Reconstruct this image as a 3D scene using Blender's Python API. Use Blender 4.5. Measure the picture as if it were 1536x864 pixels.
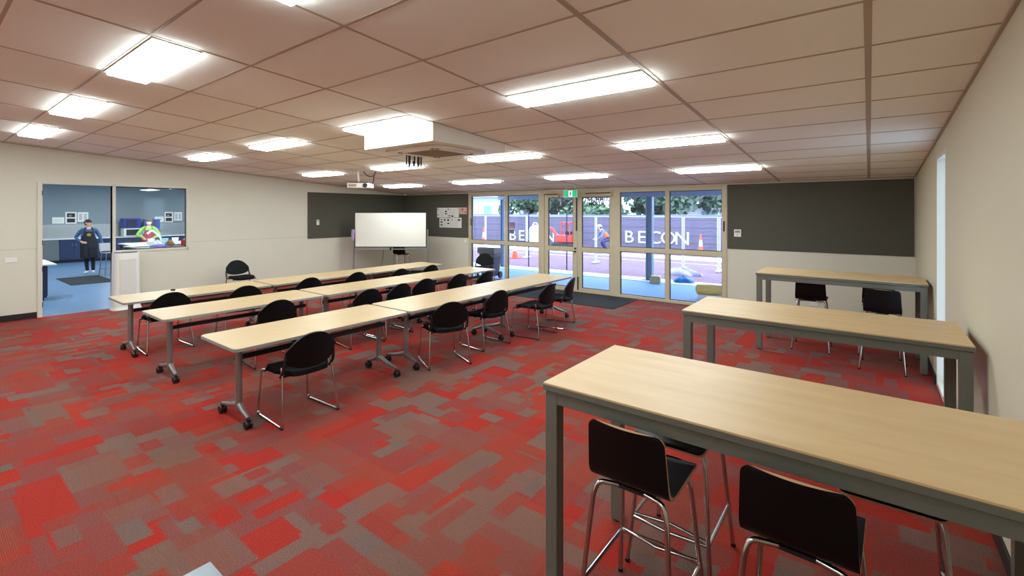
import bpy, bmesh, math, random
from mathutils import Vector, Matrix
random.seed(7)
R = math.radians
scn = bpy.context.scene
COL = scn.collection
for o in list(bpy.data.objects):
    bpy.data.objects.remove(o)

# ---------------------------------------------------------------- camera, world, exposure
cam_d = bpy.data.cameras.new('camera')
cam_d.sensor_width = 36.0
cam_d.lens = 698.0 / 1536.0 * 36.0
cam_d.shift_y = -114.0 / 1536.0
cam_d.clip_start = 0.03
cam = bpy.data.objects.new('camera', cam_d)
COL.objects.link(cam)
cam.location = (0, 0, 1.9)
cam.rotation_euler = (R(90), 0, R(37.521))
scn.camera = cam

world = bpy.data.worlds.new('overcast_sky')
scn.world = world
world.use_nodes = True
bgn = world.node_tree.nodes['Background']
bgn.inputs[0].default_value = (0.62, 0.78, 1.0, 1)
bgn.inputs[1].default_value = 3.6

vs = scn.view_settings
vs.view_transform = 'Standard'
vs.look = 'None'
vs.gamma = 1.0
vs.use_curve_mapping = False
vs.exposure = 0.9
LAMP = 15.0          # strength of the ceiling light diffusers
KLAMP = 50.0          # strength of the kitchen ceiling lights

# ---------------------------------------------------------------- materials
def lin(c):
    return tuple((v / 12.92 if v <= .04045 else ((v + .055) / 1.055) ** 2.4) for v in (x / 255. for x in c))

MATS = {}
def mat(name, rgb, rough=.5, metal=0., noise=0., nscale=20., bump=0., bscale=200., spec=.5, sheen=0., stretch=None):
    if name in MATS:
        return MATS[name]
    m = bpy.data.materials.new(name); m.use_nodes = True
    nt = m.node_tree; b = nt.nodes['Principled BSDF']
    c = lin(rgb)
    b.inputs['Roughness'].default_value = rough
    b.inputs['Metallic'].default_value = metal
    b.inputs['Specular IOR Level'].default_value = spec
    b.inputs['Base Color'].default_value = (*c, 1)
    m.diffuse_color = (*c, 1)
    if noise or bump:
        tc = nt.nodes.new('ShaderNodeTexCoord'); mp = nt.nodes.new('ShaderNodeMapping')
        nt.links.new(tc.outputs['Object'], mp.inputs[0])
        if stretch: mp.inputs['Scale'].default_value = stretch
    if noise:
        n = nt.nodes.new('ShaderNodeTexNoise'); n.inputs['Scale'].default_value = nscale; n.inputs['Detail'].default_value = 5
        nt.links.new(mp.outputs[0], n.inputs[0])
        mx = nt.nodes.new('ShaderNodeMix'); mx.data_type = 'RGBA'
        mx.inputs[6].default_value = (*[max(0, v * (1 - noise)) for v in c], 1)
        mx.inputs[7].default_value = (*[min(1, v * (1 + noise)) for v in c], 1)
        nt.links.new(n.outputs[0], mx.inputs[0]); nt.links.new(mx.outputs[2], b.inputs['Base Color'])
    if bump:
        n2 = nt.nodes.new('ShaderNodeTexNoise'); n2.inputs['Scale'].default_value = bscale; n2.inputs['Detail'].default_value = 2
        nt.links.new(mp.outputs[0], n2.inputs[0])
        bp = nt.nodes.new('ShaderNodeBump'); bp.inputs['Strength'].default_value = bump; bp.inputs['Distance'].default_value = .004
        nt.links.new(n2.outputs[0], bp.inputs['Height']); nt.links.new(bp.outputs[0], b.inputs['Normal'])
    MATS[name] = m
    return m

def emit(name, rgb, s):
    m = bpy.data.materials.new(name); m.use_nodes = True
    b = m.node_tree.nodes['Principled BSDF']
    b.inputs['Base Color'].default_value = (.8, .8, .8, 1)
    b.inputs['Emission Color'].default_value = (*rgb, 1)
    b.inputs['Emission Strength'].default_value = s
    MATS[name] = m
    return m

def glass(name, tint=(.93, .97, 1.), refl=1.0):
    m = bpy.data.materials.new(name); m.use_nodes = True
    nt = m.node_tree; nt.nodes.clear()
    out = nt.nodes.new('ShaderNodeOutputMaterial'); mix = nt.nodes.new('ShaderNodeMixShader')
    tr = nt.nodes.new('ShaderNodeBsdfTransparent'); gl = nt.nodes.new('ShaderNodeBsdfGlossy'); fr = nt.nodes.new('ShaderNodeFresnel')
    fr.inputs[0].default_value = 1.35
    tr.inputs[0].default_value = (*tint, 1); gl.inputs[0].default_value = (refl, refl, refl, 1); gl.inputs[1].default_value = .01
    nt.links.new(fr.outputs[0], mix.inputs[0]); nt.links.new(tr.outputs[0], mix.inputs[1]); nt.links.new(gl.outputs[0], mix.inputs[2])
    nt.links.new(mix.outputs[0], out.inputs[0])
    MATS[name] = m
    return m

def see_through(name, rgb, alpha, translucent=False):
    m = bpy.data.materials.new(name); m.use_nodes = True
    nt = m.node_tree; nt.nodes.clear()
    out = nt.nodes.new('ShaderNodeOutputMaterial'); mix = nt.nodes.new('ShaderNodeMixShader')
    tr = nt.nodes.new('ShaderNodeBsdfTransparent')
    d = nt.nodes.new('ShaderNodeBsdfTranslucent' if translucent else 'ShaderNodeBsdfDiffuse')
    d.inputs[0].default_value = (*lin(rgb), 1)
    mix.inputs[0].default_value = alpha
    nt.links.new(tr.outputs[0], mix.inputs[1]); nt.links.new(d.outputs[0], mix.inputs[2]); nt.links.new(mix.outputs[0], out.inputs[0])
    MATS[name] = m
    return m

def wood(name, rgb, rgb2, rough, axis):
    m = bpy.data.materials.new(name); m.use_nodes = True
    nt = m.node_tree; b = nt.nodes['Principled BSDF']
    tc = nt.nodes.new('ShaderNodeTexCoord'); mp = nt.nodes.new('ShaderNodeMapping')
    mp.inputs['Scale'].default_value = (1.1, 7, 7) if axis == 'x' else (7, 1.1, 7)
    n = nt.nodes.new('ShaderNodeTexNoise'); n.inputs['Scale'].default_value = 1.6; n.inputs['Detail'].default_value = 6
    n.inputs['Roughness'].default_value = .6; n.inputs['Distortion'].default_value = .35
    cr = nt.nodes.new('ShaderNodeValToRGB')
    cr.color_ramp.elements[0].position = .3; cr.color_ramp.elements[0].color = (*lin(rgb2), 1)
    cr.color_ramp.elements[1].position = .62; cr.color_ramp.elements[1].color = (*lin(rgb), 1)
    nt.links.new(tc.outputs['Object'], mp.inputs[0]); nt.links.new(mp.outputs[0], n.inputs[0])
    nt.links.new(n.outputs[0], cr.inputs[0]); nt.links.new(cr.outputs[0], b.inputs['Base Color'])
    b.inputs['Roughness'].default_value = rough
    MATS[name] = m
    return m

def carpet():
    m = bpy.data.materials.new('carpet_patchwork'); m.use_nodes = True
    nt = m.node_tree; L = nt.links.new; N = nt.nodes.new; b = nt.nodes['Principled BSDF']
    b.inputs['Roughness'].default_value = .95; b.inputs['Specular IOR Level'].default_value = .12
    tc = N('ShaderNodeTexCoord')
    wob = N('ShaderNodeTexNoise'); wob.inputs['Scale'].default_value = 190
    L(tc.outputs['Object'], wob.inputs[0])
    wv = N('ShaderNodeVectorMath'); wv.operation = 'SCALE'; wv.inputs['Scale'].default_value = .06
    wc = N('ShaderNodeVectorMath'); wc.operation = 'SUBTRACT'; wc.inputs[1].default_value = (.5, .5, .5)
    L(wob.outputs['Color'], wc.inputs[0]); L(wc.outputs[0], wv.inputs[0])
    ad = N('ShaderNodeVectorMath'); L(tc.outputs['Object'], ad.inputs[0]); L(wv.outputs[0], ad.inputs[1])
    def brick(w, hgt, off, rot, sq=1.0, sqf=2, freq=2):
        mp = N('ShaderNodeMapping'); mp.inputs['Location'].default_value = off; mp.inputs['Rotation'].default_value = (0, 0, rot)
        L(ad.outputs[0], mp.inputs[0])
        t = N('ShaderNodeTexBrick'); t.offset = .37; t.offset_frequency = freq; t.squash = sq; t.squash_frequency = sqf
        t.inputs['Color1'].default_value = (0, 0, 0, 1); t.inputs['Color2'].default_value = (1, 1, 1, 1)
        t.inputs['Mortar'].default_value = (.5, .5, .5, 1)
        t.inputs['Scale'].default_value = 1; t.inputs['Mortar Size'].default_value = 0; t.inputs['Brick Width'].default_value = w; t.inputs['Row Height'].default_value = hgt
        L(mp.outputs[0], t.inputs[0])
        return t.outputs[0]
    def gt(v, th):
        g = N('ShaderNodeMath'); g.operation = 'GREATER_THAN'; g.inputs[1].default_value = th; L(v, g.inputs[0]); return g.outputs[0]
    def mixf(f, a, c):
        x = N('ShaderNodeMix'); x.data_type = 'FLOAT'; L(f, x.inputs[0]); L(a, x.inputs[2]); L(c, x.inputs[3]); return x.outputs[0]
    a = brick(.40, .25, (.11, .07, 0), 0, 1.3, 3)
    c = brick(.44, .23, (.31, .17, 0), math.pi / 2, 1.3, 2)
    s = brick(.26, .13, (.23, .41, 0), 0, 1.6, 2)
    s2 = brick(.30, .12, (.73, .11, 0), math.pi / 2, 1.3, 3)
    sel1 = gt(brick(.5, .5, (0, 0, 0), 0), .5)
    sel2 = gt(brick(.26, .13, (.23 + 26, .41 + 13, 0), 0, 1.6, 2), .82)
    sel3 = gt(brick(.30, .12, (.73 + 30, .11 + 24, 0), math.pi / 2, 1.3, 3), .86)
    v = mixf(sel1, a, c); v = mixf(sel2, v, s); v = mixf(sel3, v, s2)
    # speckle of the loop pile
    sp = N('ShaderNodeTexNoise'); sp.inputs['Scale'].default_value = 130; sp.inputs['Detail'].default_value = 3; sp.inputs['Roughness'].default_value = .75
    L(tc.outputs['Object'], sp.inputs[0])
    cr = N('ShaderNodeValToRGB'); e = cr.color_ramp.elements
    stops = [(0, (152, 42, 33)), (.17, (149, 44, 35)), (.26, (136, 54, 45)), (.46, (130, 57, 50)), (.58, (123, 63, 58)), (.74, (119, 67, 62)), (.84, (113, 84, 76)), (.93, (109, 84, 75)), (1, (104, 84, 78))]
    e[0].position = stops[0][0]; e[0].color = (*lin(stops[0][1]), 1); e[1].position = 1; e[1].color = (*lin(stops[-1][1]), 1)
    for p, q in stops[1:-1]:
        k = e.new(p); k.color = (*lin(q), 1)
    L(v, cr.inputs[0])
    big = N('ShaderNodeTexNoise'); big.inputs['Scale'].default_value = 1.1; L(tc.outputs['Object'], big.inputs[0])
    br = N('ShaderNodeMath'); br.operation = 'MULTIPLY_ADD'; br.inputs[1].default_value = 1.9; br.inputs[2].default_value = .05; L(sp.outputs[0], br.inputs[0])
    mu = N('ShaderNodeMix'); mu.data_type = 'RGBA'; mu.blend_type = 'MULTIPLY'; mu.inputs[0].default_value = 1
    L(cr.outputs[0], mu.inputs[6]); L(br.outputs[0], mu.inputs[7])
    # ribbed patches
    wvt = N('ShaderNodeTexWave'); wvt.bands_direction = 'Y'; wvt.inputs['Scale'].default_value = 36; wvt.inputs['Distortion'].default_value = .4
    L(tc.outputs['Object'], wvt.inputs[0])
    rs = gt(brick(.5, .35, (.2, .3, 0), 0), .66)
    rib = N('ShaderNodeMath'); rib.operation = 'MULTIPLY'; L(wvt.outputs['Fac'], rib.inputs[0]); L(rs, rib.inputs[1])
    rr = N('ShaderNodeMath'); rr.operation = 'MULTIPLY'; rr.inputs[1].default_value = .36; L(rib.outputs[0], rr.inputs[0])
    mo = N('ShaderNodeMix'); mo.data_type = 'RGBA'; mo.inputs[7].default_value = (*lin((150, 84, 60)), 1)
    L(rr.outputs[0], mo.inputs[0]); L(mu.outputs[2], mo.inputs[6])
    L(mo.outputs[2], b.inputs['Base Color'])
    bp = N('ShaderNodeBump'); bp.inputs['Strength'].default_value = .5; bp.inputs['Distance'].default_value = .004
    hs = N('ShaderNodeMath'); hs.operation = 'ADD'; L(sp.outputs[0], hs.inputs[0]); L(rib.outputs[0], hs.inputs[1])
    L(hs.outputs[0], bp.inputs['Height']); L(bp.outputs[0], b.inputs['Normal'])
    MATS['carpet'] = m
    return m

def leafmat(name, c1, c2):
    m = mat(name, c1, .6)
    nt = m.node_tree; b = nt.nodes['Principled BSDF']
    oi = nt.nodes.new('ShaderNodeTexNoise'); oi.inputs['Scale'].default_value = 2.0
    tc = nt.nodes.new('ShaderNodeTexCoord'); nt.links.new(tc.outputs['Object'], oi.inputs[0])
    mx = nt.nodes.new('ShaderNodeMix'); mx.data_type = 'RGBA'
    mx.inputs[6].default_value = (*lin(c1), 1); mx.inputs[7].default_value = (*lin(c2), 1)
    nt.links.new(oi.outputs[0], mx.inputs[0]); nt.links.new(mx.outputs[2], b.inputs['Base Color'])
    return m

M_wall = mat('wall_paint', (214, 210, 194), .65, noise=.02, nscale=2, bump=.06, bscale=300)
M_wallR = mat('wall_paint_warm', (206, 197, 174), .65, noise=.02, nscale=2, bump=.06, bscale=300)
M_trim = mat('trim_paint', (216, 210, 196), .4)
M_skirt = mat('black_skirting', (26, 24, 23), .5)
M_tile = mat('ceiling_tile_board', (238, 236, 228), .9, noise=.03, nscale=60, bump=.25, bscale=400)
M_bar = mat('ceiling_grid_metal', (172, 158, 140), .6)
M_pin = mat('pinboard_felt', (88, 86, 77), .95, noise=.12, nscale=90, bump=.2, bscale=500, spec=.1)
M_alu = mat('window_frame_beige', (198, 186, 158), .45)
M_alud = mat('glazing_gasket', (32, 33, 36), .6)
M_glass = glass('window_glass')
M_kglass = glass('kitchen_window_glass', (.96, .98, .98))
M_lamp = emit('lamp_diffuser', (.87, .98, .99), LAMP)
M_klamp = emit('kitchen_lamp_diffuser', (.86, .95, 1.0), KLAMP)
M_white = mat('white_plastic', (232, 230, 224), .35)
M_offw = mat('off_white_plastic', (222, 219, 208), .4)
M_black = mat('black_plastic', (17, 17, 19), .42)
M_fab = mat('black_seat_fabric', (13, 13, 15), .9, bump=.3, bscale=600, spec=.2)
M_shell = mat('black_moulded_back', (10, 10, 12), .5, spec=.2)
M_chrome = mat('chrome_tube', (200, 198, 196), .16, 1.0)
M_steel = mat('silver_powder_coat', (150, 150, 150), .38, .75)
M_dsteel = mat('dark_beam_steel', (46, 46, 48), .5, .3)
M_lam = wood('maple_laminate', (190, 164, 122), (184, 156, 112), .36, 'y')
M_lamx = wood('maple_laminate_bar', (216, 187, 143), (207, 174, 127), .42, 'x')
M_greytop = mat('pale_grey_laminate', (136, 147, 158), .3)
M_band = mat('grey_edge_band', (146, 146, 144), .5)
M_bframe = mat('grey_table_frame', (112, 113, 104), .42, .2)
M_ply = mat('plywood_edge', (206, 168, 128), .5)
M_lacq = mat('black_lacquered_ply', (10, 10, 11), .42, spec=.25)
M_board = mat('whiteboard_enamel', (238, 236, 226), .14)
M_paper = mat('paper_sheet', (226, 222, 216), .8)
M_pinkp = mat('pink_paper_sheet', (214, 168, 156), .8)
M_ink = mat('dark_print', (48, 44, 46), .8)
M_inkl = mat('grey_print', (150, 148, 150), .8)
M_mat = mat('charcoal_door_mat', (50, 52, 54), .95, bump=.5, bscale=400, spec=.1)
M_green = mat('exit_sign_green', (10, 160, 106), .4)
M_green.node_tree.nodes['Principled BSDF'].inputs['Emission Color'].default_value = (.0, .42, .2, 1)
M_green.node_tree.nodes['Principled BSDF'].inputs['Emission Strength'].default_value = .5
carpet()

# ---------------------------------------------------------------- mesh helpers
class MB:
    def __init__(s): s.v = []; s.f = []; s.m = []
    def add(s, vs, fs, mi=0):
        o = len(s.v); s.v += [tuple(p) for p in vs]; s.f += [tuple(i + o for i in f) for f in fs]; s.m += [mi] * len(fs); return s
    def box(s, x0, x1, y0, y1, z0, z1, mi=0):
        v = [(x, y, z) for z in (z0, z1) for y in (y0, y1) for x in (x0, x1)]
        return s.add(v, [(0, 2, 3, 1), (4, 5, 7, 6), (0, 1, 5, 4), (2, 6, 7, 3), (0, 4, 6, 2), (1, 3, 7, 5)], mi)
    def tube(s, pts, r, seg=8, closed=False, mi=0):
        P = [Vector(p) for p in pts]; n = len(P); rings = []
        rr = r if isinstance(r, (list, tuple)) else [r] * n
        prev = None
        for i, p in enumerate(P):
            if closed: t = (P[(i + 1) % n] - P[i - 1])
            else: t = (P[min(i + 1, n - 1)] - P[max(i - 1, 0)])
            t.normalize()
            u = prev - t * prev.dot(t) if prev is not None else (Vector((0, 0, 1)).cross(t) if abs(t.z) < .95 else Vector((1, 0, 0)).cross(t))
            if u.length < 1e-6: u = Vector((0, 1, 0)).cross(t)
            u.normalize(); prev = u; w = t.cross(u)
            rings.append([p + (u * math.cos(a) + w * math.sin(a)) * rr[i] for a in [2 * math.pi * k / seg for k in range(seg)]])
        vs = [q for rg in rings for q in rg]; fs = []
        for i in range(n if closed else n - 1):
            j = (i + 1) % n
            for k in range(seg):
                fs.append((i * seg + k, i * seg + (k + 1) % seg, j * seg + (k + 1) % seg, j * seg + k))
        if not closed:
            fs.append(tuple(reversed(range(seg)))); fs.append(tuple((n - 1) * seg + k for k in range(seg)))
        return s.add(vs, fs, mi)
    def lathe(s, prof, seg=20, c=(0, 0, 0), axis='z', mi=0):
        vs = []; fs = []
        for r, z in prof:
            for k in range(seg):
                a = 2 * math.pi * k / seg; x, y = r * math.cos(a), r * math.sin(a)
                q = {'z': (x, y, z), 'x': (z, x, y), 'y': (x, z, y)}[axis]
                vs.append((c[0] + q[0], c[1] + q[1], c[2] + q[2]))
        n = len(prof)
        for i in range(n - 1):
            for k in range(seg):
                fs.append((i * seg + k, i * seg + (k + 1) % seg, (i + 1) * seg + (k + 1) % seg, (i + 1) * seg + k))
        fs.append(tuple(reversed(range(seg)))); fs.append(tuple((n - 1) * seg + k for k in range(seg)))
        return s.add(vs, fs, mi)
    def prism(s, poly, z0, z1, mi=0, plane='xy', off=0):
        n = len(poly)
        def P(a, b, h): return (a, b, h) if plane == 'xy' else ((a, h, b) if plane == 'xz' else (h, a, b))
        vs = [P(a, b, z0) for a, b in poly] + [P(a, b, z1) for a, b in poly]
        fs = [tuple(reversed(range(n))), tuple(range(n, 2 * n))] + [(i, (i + 1) % n, n + (i + 1) % n, n + i) for i in range(n)]
        return s.add(vs, fs, mi)
    def shell(s, fn, nu, nv, th, rim=0):
        """surface fn(u,v)->Vector thickened along its normal; rim faces take material slot rim"""
        def nrm(i, j):
            u, v = i / nu, min(max(j / nv, .04), .96); e = 1e-3
            a = fn(min(u + e, 1), v) - fn(max(u - e, 0), v); c = fn(u, min(v + e, 1)) - fn(u, max(v - e, 0))
            q = a.cross(c)
            return q.normalized() if q.length > 1e-12 else Vector((0, 0, 1))
        A = []; B = []
        for j in range(nv + 1):
            for i in range(nu + 1):
                p = fn(i / nu, j / nv); q = nrm(i, j) * th * .5
                A.append(p + q); B.append(p - q)
        n = len(A); W = nu + 1; fs = []; rf = []
        for j in range(nv):
            for i in range(nu):
                a = j * W + i
                fs.append((a, a + 1, a + 1 + W, a + W)); fs.append((n + a, n + a + W, n + a + 1 + W, n + a + 1))
        for i in range(nu):
            rf.append((i, n + i, n + i + 1, i + 1)); a = nv * W + i; rf.append((a, a + 1, n + a + 1, n + a))
        for j in range(nv):
            a = j * W; rf.append((a, a + W, n + a + W, n + a)); a = j * W + nu; rf.append((a, n + a, n + a + W, a + W))
        o = len(s.v); s.v += [tuple(p) for p in A + B]
        s.f += [tuple(i + o for i in f) for f in fs + rf]; s.m += [0] * len(fs) + [rim] * len(rf)
        return s
    def mesh(s, name, mats, smooth=False):
        me = bpy.data.meshes.new(name); me.from_pydata(s.v, [], s.f)
        mats = mats if isinstance(mats, (list, tuple)) else [mats]
        for q in mats: me.materials.append(q)
        for p, mi in zip(me.polygons, s.m): p.material_index = mi; p.use_smooth = smooth
        bm = bmesh.new(); bm.from_mesh(me); bmesh.ops.recalc_face_normals(bm, faces=bm.faces); bm.to_mesh(me); bm.free()
        me.update()
        return me
    def build(s, name, mats, parent=None, smooth=False, bevel=0, loc=None, rot=None, autos=None):
        me = s.mesh(name, mats, smooth)
        o = bpy.data.objects.new(name, me); COL.objects.link(o)
        if parent: o.parent = parent
        if loc: o.location = loc
        if rot: o.rotation_euler = rot
        if bevel:
            b = o.modifiers.new('bevel', 'BEVEL'); b.width = bevel; b.segments = 2; b.limit_method = 'ANGLE'; b.angle_limit = R(40)
        if smooth:
            try: me.set_sharp_from_angle(angle=R(autos or 45))
            except Exception: pass
        return o

def tag(o, label, cat, group=None, kind=None):
    o['label'] = label; o['category'] = cat
    if group: o['group'] = group
    if kind: o['kind'] = kind
    return o
def thing(name, label, cat, loc=(0, 0, 0), rz=0., group=None, kind=None):
    o = bpy.data.objects.new(name, None); COL.objects.link(o); o.empty_display_size = .1
    o.location = loc; o.rotation_euler = (0, 0, rz)
    return tag(o, label, cat, group, kind)
def copy_tree(o, parent=None):
    c = o.copy(); COL.objects.link(c); c.parent = parent
    for ch in o.children: copy_tree(ch, c)
    return c
def inst(me, name, parent, loc=(0, 0, 0), rot=(0, 0, 0)):
    o = bpy.data.objects.new(name, me); COL.objects.link(o); o.parent = parent; o.location = loc; o.rotation_euler = rot
    return o
def B(x0, x1, y0, y1, z0, z1): return MB().box(x0, x1, y0, y1, z0, z1)
def rrect(w, d, r, seg=4):
    p = []
    for cx, cy, a0 in ((w - r, d - r, 0), (-w + r, d - r, 90), (-w + r, -d + r, 180), (w - r, -d + r, 270)):
        for k in range(seg + 1):
            a = R(a0 + 90 * k / seg); p.append((cx + r * math.cos(a), cy + r * math.sin(a)))
    return p
def bez(pts, n=6, rad=.05):
    """polyline with rounded corners"""
    P = [Vector(p) for p in pts]; out = [P[0]]
    for i in range(1, len(P) - 1):
        a, b, c = P[i - 1], P[i], P[i + 1]
        r = min(rad, (a - b).length * .45, (c - b).length * .45)
        p0 = b + (a - b).normalized() * r; p1 = b + (c - b).normalized() * r
        for k in range(n + 1):
            t = k / n; out.append(p0 * (1 - t) ** 2 + b * 2 * t * (1 - t) + p1 * t * t)
    out.append(P[-1])
    return out
def text_mesh(txt, size, extr, name='lettering', bold=0.):
    cu = bpy.data.curves.new(name, 'FONT'); cu.body = txt; cu.size = size; cu.extrude = extr; cu.align_x = 'CENTER'; cu.resolution_u = 3; cu.offset = bold
    o = bpy.data.objects.new(name, cu); COL.objects.link(o)
    bpy.context.view_layer.update()
    me = bpy.data.meshes.new_from_object(o.evaluated_get(bpy.context.evaluated_depsgraph_get()))
    bpy.data.objects.remove(o); bpy.data.curves.remove(cu)
    return me

# ---------------------------------------------------------------- the room
XR, XL, YF, YB = .585, -11.85, 9.75, -3.0
CZ0, CS = 3.183, -.07375
CA = math.atan(CS)
def cz(y): return CZ0 + CS * y
WT = .14

fl = B(XL - .02, XR + .02, YB - .1, YF + .02, -.1, 0).build('floor', MATS['carpet'])
tag(fl, 'carpet floor patterned in red, mauve and grey-brown patches', 'floor', kind='structure')

def prism_wall(name, label, pieces, m, sub=None):
    o = pieces.build(name, m); return tag(o, label, 'wall', kind='structure')

# left wall (with doorway and internal window to the kitchen)
DY0, DY1, KW0, KW1, KZ0, KZ1 = 1.50, 2.48, 2.53, 3.77, 1.12, 2.43
w = MB()
def ywall(mb, x0, x1, y0, y1, z0, z1=None):
    """wall piece between y0,y1 whose top follows the raked ceiling when z1 is None"""
    t0 = cz(y0) + .03 if z1 is None else z1; t1 = cz(y1) + .03 if z1 is None else z1
    v = [(x0, y0, z0), (x1, y0, z0), (x1, y1, z0), (x0, y1, z0), (x0, y0, t0), (x1, y0, t0), (x1, y1, t1), (x0, y1, t1)]
    mb.add(v, [(0, 3, 2, 1), (4, 5, 6, 7), (0, 1, 5, 4), (1, 2, 6, 5), (2, 3, 7, 6), (3, 0, 4, 7)])
ywall(w, XL - WT, XL, YB - .1, DY0, -.1); ywall(w, XL - WT, XL, DY0, KW1, KZ1); ywall(w, XL - WT, XL, DY1, KW1, -.1, KZ0)
ywall(w, XL - WT, XL, DY1, KW0, KZ0, KZ1); ywall(w, XL - WT, XL, KW1, YF + WT, -.1)
wl = prism_wall('wall_left', 'cream painted wall with the kitchen doorway and window', w, M_wall)
for y0, y1 in ((YB, DY0 - .06), (KW1, 6.50)):   # the horizontal sheet joint at mid height
    B(XL - .001, XL + .002, y0, y1, 1.239, 1.245).build('sheet_joint', mat('joint_strip', (176, 170, 154), .7), wl)

# right wall with the slot window
SY0, SY1 = 6.10, 6.90
w = MB()
ywall(w, XR, XR + WT, YB - .1, SY0, -.1); ywall(w, XR, XR + WT, SY0, SY1, 2.52); ywall(w, XR, XR + WT, SY1, YF + WT, -.1)
prism_wall('wall_right', 'warm cream wall on the right with a tall slot window', w, M_wallR)
# window wall
w = MB()
ZT = cz(YF) + .03
w.box(XL - WT, -9.03, YF, YF + WT, -.1, ZT); w.box(-9.03, -2.20, YF, YF + WT, 2.42, ZT); w.box(-2.20, XR + WT, YF, YF + WT, -.1, ZT)
prism_wall('wall_far', 'cream wall holding the glazed doors and big windows', w, M_wall)
w = MB(); w.box(XL - WT, XR + WT, YB - WT, YB, -.1, cz(YB) + .05)
prism_wall('wall_back', 'plain cream wall behind the viewpoint', w, M_wall)

def strip(name, label, x0, x1, y0, y1, z0, z1, m, cat):
    return tag(B(x0, x1, y0, y1, z0, z1).build(name, m, bevel=.004), label, cat, kind='structure')
strip('baseboard_left', 'black skirting board on the cream wall left of the doorway', XL, XL + .015, YB, DY0 - .07, 0, .11, M_skirt, 'baseboard')
strip('baseboard_left', 'black skirting board along the cream wall under the kitchen window', XL, XL + .015, KW0, YF, 0, .11, M_skirt, 'baseboard')
strip('baseboard_right', 'black skirting board at the foot of the right wall beside the bar tables', XR - .014, XR, YB, SY0, 0, .10, M_skirt, 'baseboard')
strip('baseboard_right', 'short black skirting board between slot window and far corner', XR - .014, XR, SY1, YF, 0, .10, M_skirt, 'baseboard')
strip('baseboard_far', 'black skirting board below the right-hand pinboard on the window wall', -2.20, XR - .014, YF - .014, YF, 0, .10, M_skirt, 'baseboard')
strip('baseboard_far', 'black skirting board in the whiteboard corner of the window wall', XL + .015, -9.03, YF - .014, YF, 0, .10, M_skirt, 'baseboard')

# ceiling with tiles and grid bars
cb = MB()
y0, y1 = YB - .1, YF + .1
cb.add([(XL - .1, y0, cz(y0) + .03), (XR + .1, y0, cz(y0) + .03), (XR + .1, y1, cz(y1) + .03), (XL - .1, y1, cz(y1) + .03),
        (XL - .1, y0, cz(y0) + .12), (XR + .1, y0, cz(y0) + .12), (XR + .1, y1, cz(y1) + .12), (XL - .1, y1, cz(y1) + .12)],
       [(0, 3, 2, 1), (4, 5, 6, 7), (0, 1, 5, 4), (1, 2, 6, 5), (2, 3, 7, 6), (3, 0, 4, 7)])
ceil = tag(cb.build('ceiling', M_tile), 'raked suspended ceiling of beige rectangular tiles', 'ceiling', kind='structure')
GX = [XR] + [-.006 - 1.295 * k for k in range(10)] + [XL]
GY = [YB] + [2.95 + .6435 * k for k in range(-9, 11)] + [YF]
GY = sorted(set(y for y in GY if YB <= y <= YF))
LX = [(-1.30, -2.596), (-3.89, -5.186), (-6.481, -7.776), (-9.07, -10.366)]
LROW = [(-1.232, -.922), (1.025, 1.335), (3.272, 3.582), (5.53, 5.84), (7.775, 8.085)]
tmesh = {}
def ceil_piece(name, xa, xb, ya, yb, th, drop, m, parent):
    sx, sy = abs(xb - xa), abs(yb - ya) / math.cos(CA)
    key = (name, round(sx, 3), round(sy, 3))
    if key not in tmesh:
        tmesh[key] = B(-sx / 2, sx / 2, -sy / 2, sy / 2, 0, th).mesh(name, m)
    xm, ym = (xa + xb) / 2, (ya + yb) / 2
    return inst(tmesh[key], name, parent, (xm, ym, cz(ym) - drop), (CA, 0, 0))
g = .010
for i in range(len(GX) - 1):
    for j in range(len(GY) - 1):
        xa, xb, ya, yb = GX[i], GX[i + 1], GY[j], GY[j + 1]
        lit = [(l0, l1) for (l0, l1) in LROW if l0 >= ya - .02 and l1 <= yb + .02] if any(abs(xa - a) < .02 for a, c in LX) else []
        if lit:
            l0, l1 = lit[0]
            if l0 - ya > yb - l1: yb = l0
            else: ya = l1
        ceil_piece('ceiling_tile', xa - g, xb + g, ya + g, yb - g, .022, 0, M_tile, ceil)
for i, x in enumerate(GX[1:-1]):
    hw = .018 if i < 2 else .012
    ceil_piece('grid_bar', x - hw, x + hw, YB, YF, .014, .0035, M_bar, ceil)
for y in GY[1:-1]:
    ceil_piece('grid_bar', XR, XL, y - .010, y + .010, .014, .0025, M_bar, ceil)
strip('trim_1', 'narrow angle trim where the ceiling meets the far wall', XL, XR, YF - .02, YF, cz(YF) - .012, cz(YF) + .01, M_bar, 'trim')
for nm, xx, lb in (('trim_2', XL, 'sloping angle trim between ceiling and kitchen wall'), ('trim_3', XR - .02, 'sloping angle trim between ceiling and right wall')):
    t = MB(); t.add([(xx, YB, cz(YB) - .014), (xx + .02, YB, cz(YB) - .014), (xx + .02, YF, cz(YF) - .014), (xx, YF, cz(YF) - .014), (xx, YB, cz(YB) + .01), (xx + .02, YB, cz(YB) + .01), (xx + .02, YF, cz(YF) + .01), (xx, YF, cz(YF) + .01)],
                    [(0, 3, 2, 1), (4, 5, 6, 7), (0, 1, 5, 4), (1, 2, 6, 5), (2, 3, 7, 6), (3, 0, 4, 7)])
    tag(t.build(nm, M_bar), lb, 'trim', kind='structure')

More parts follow.
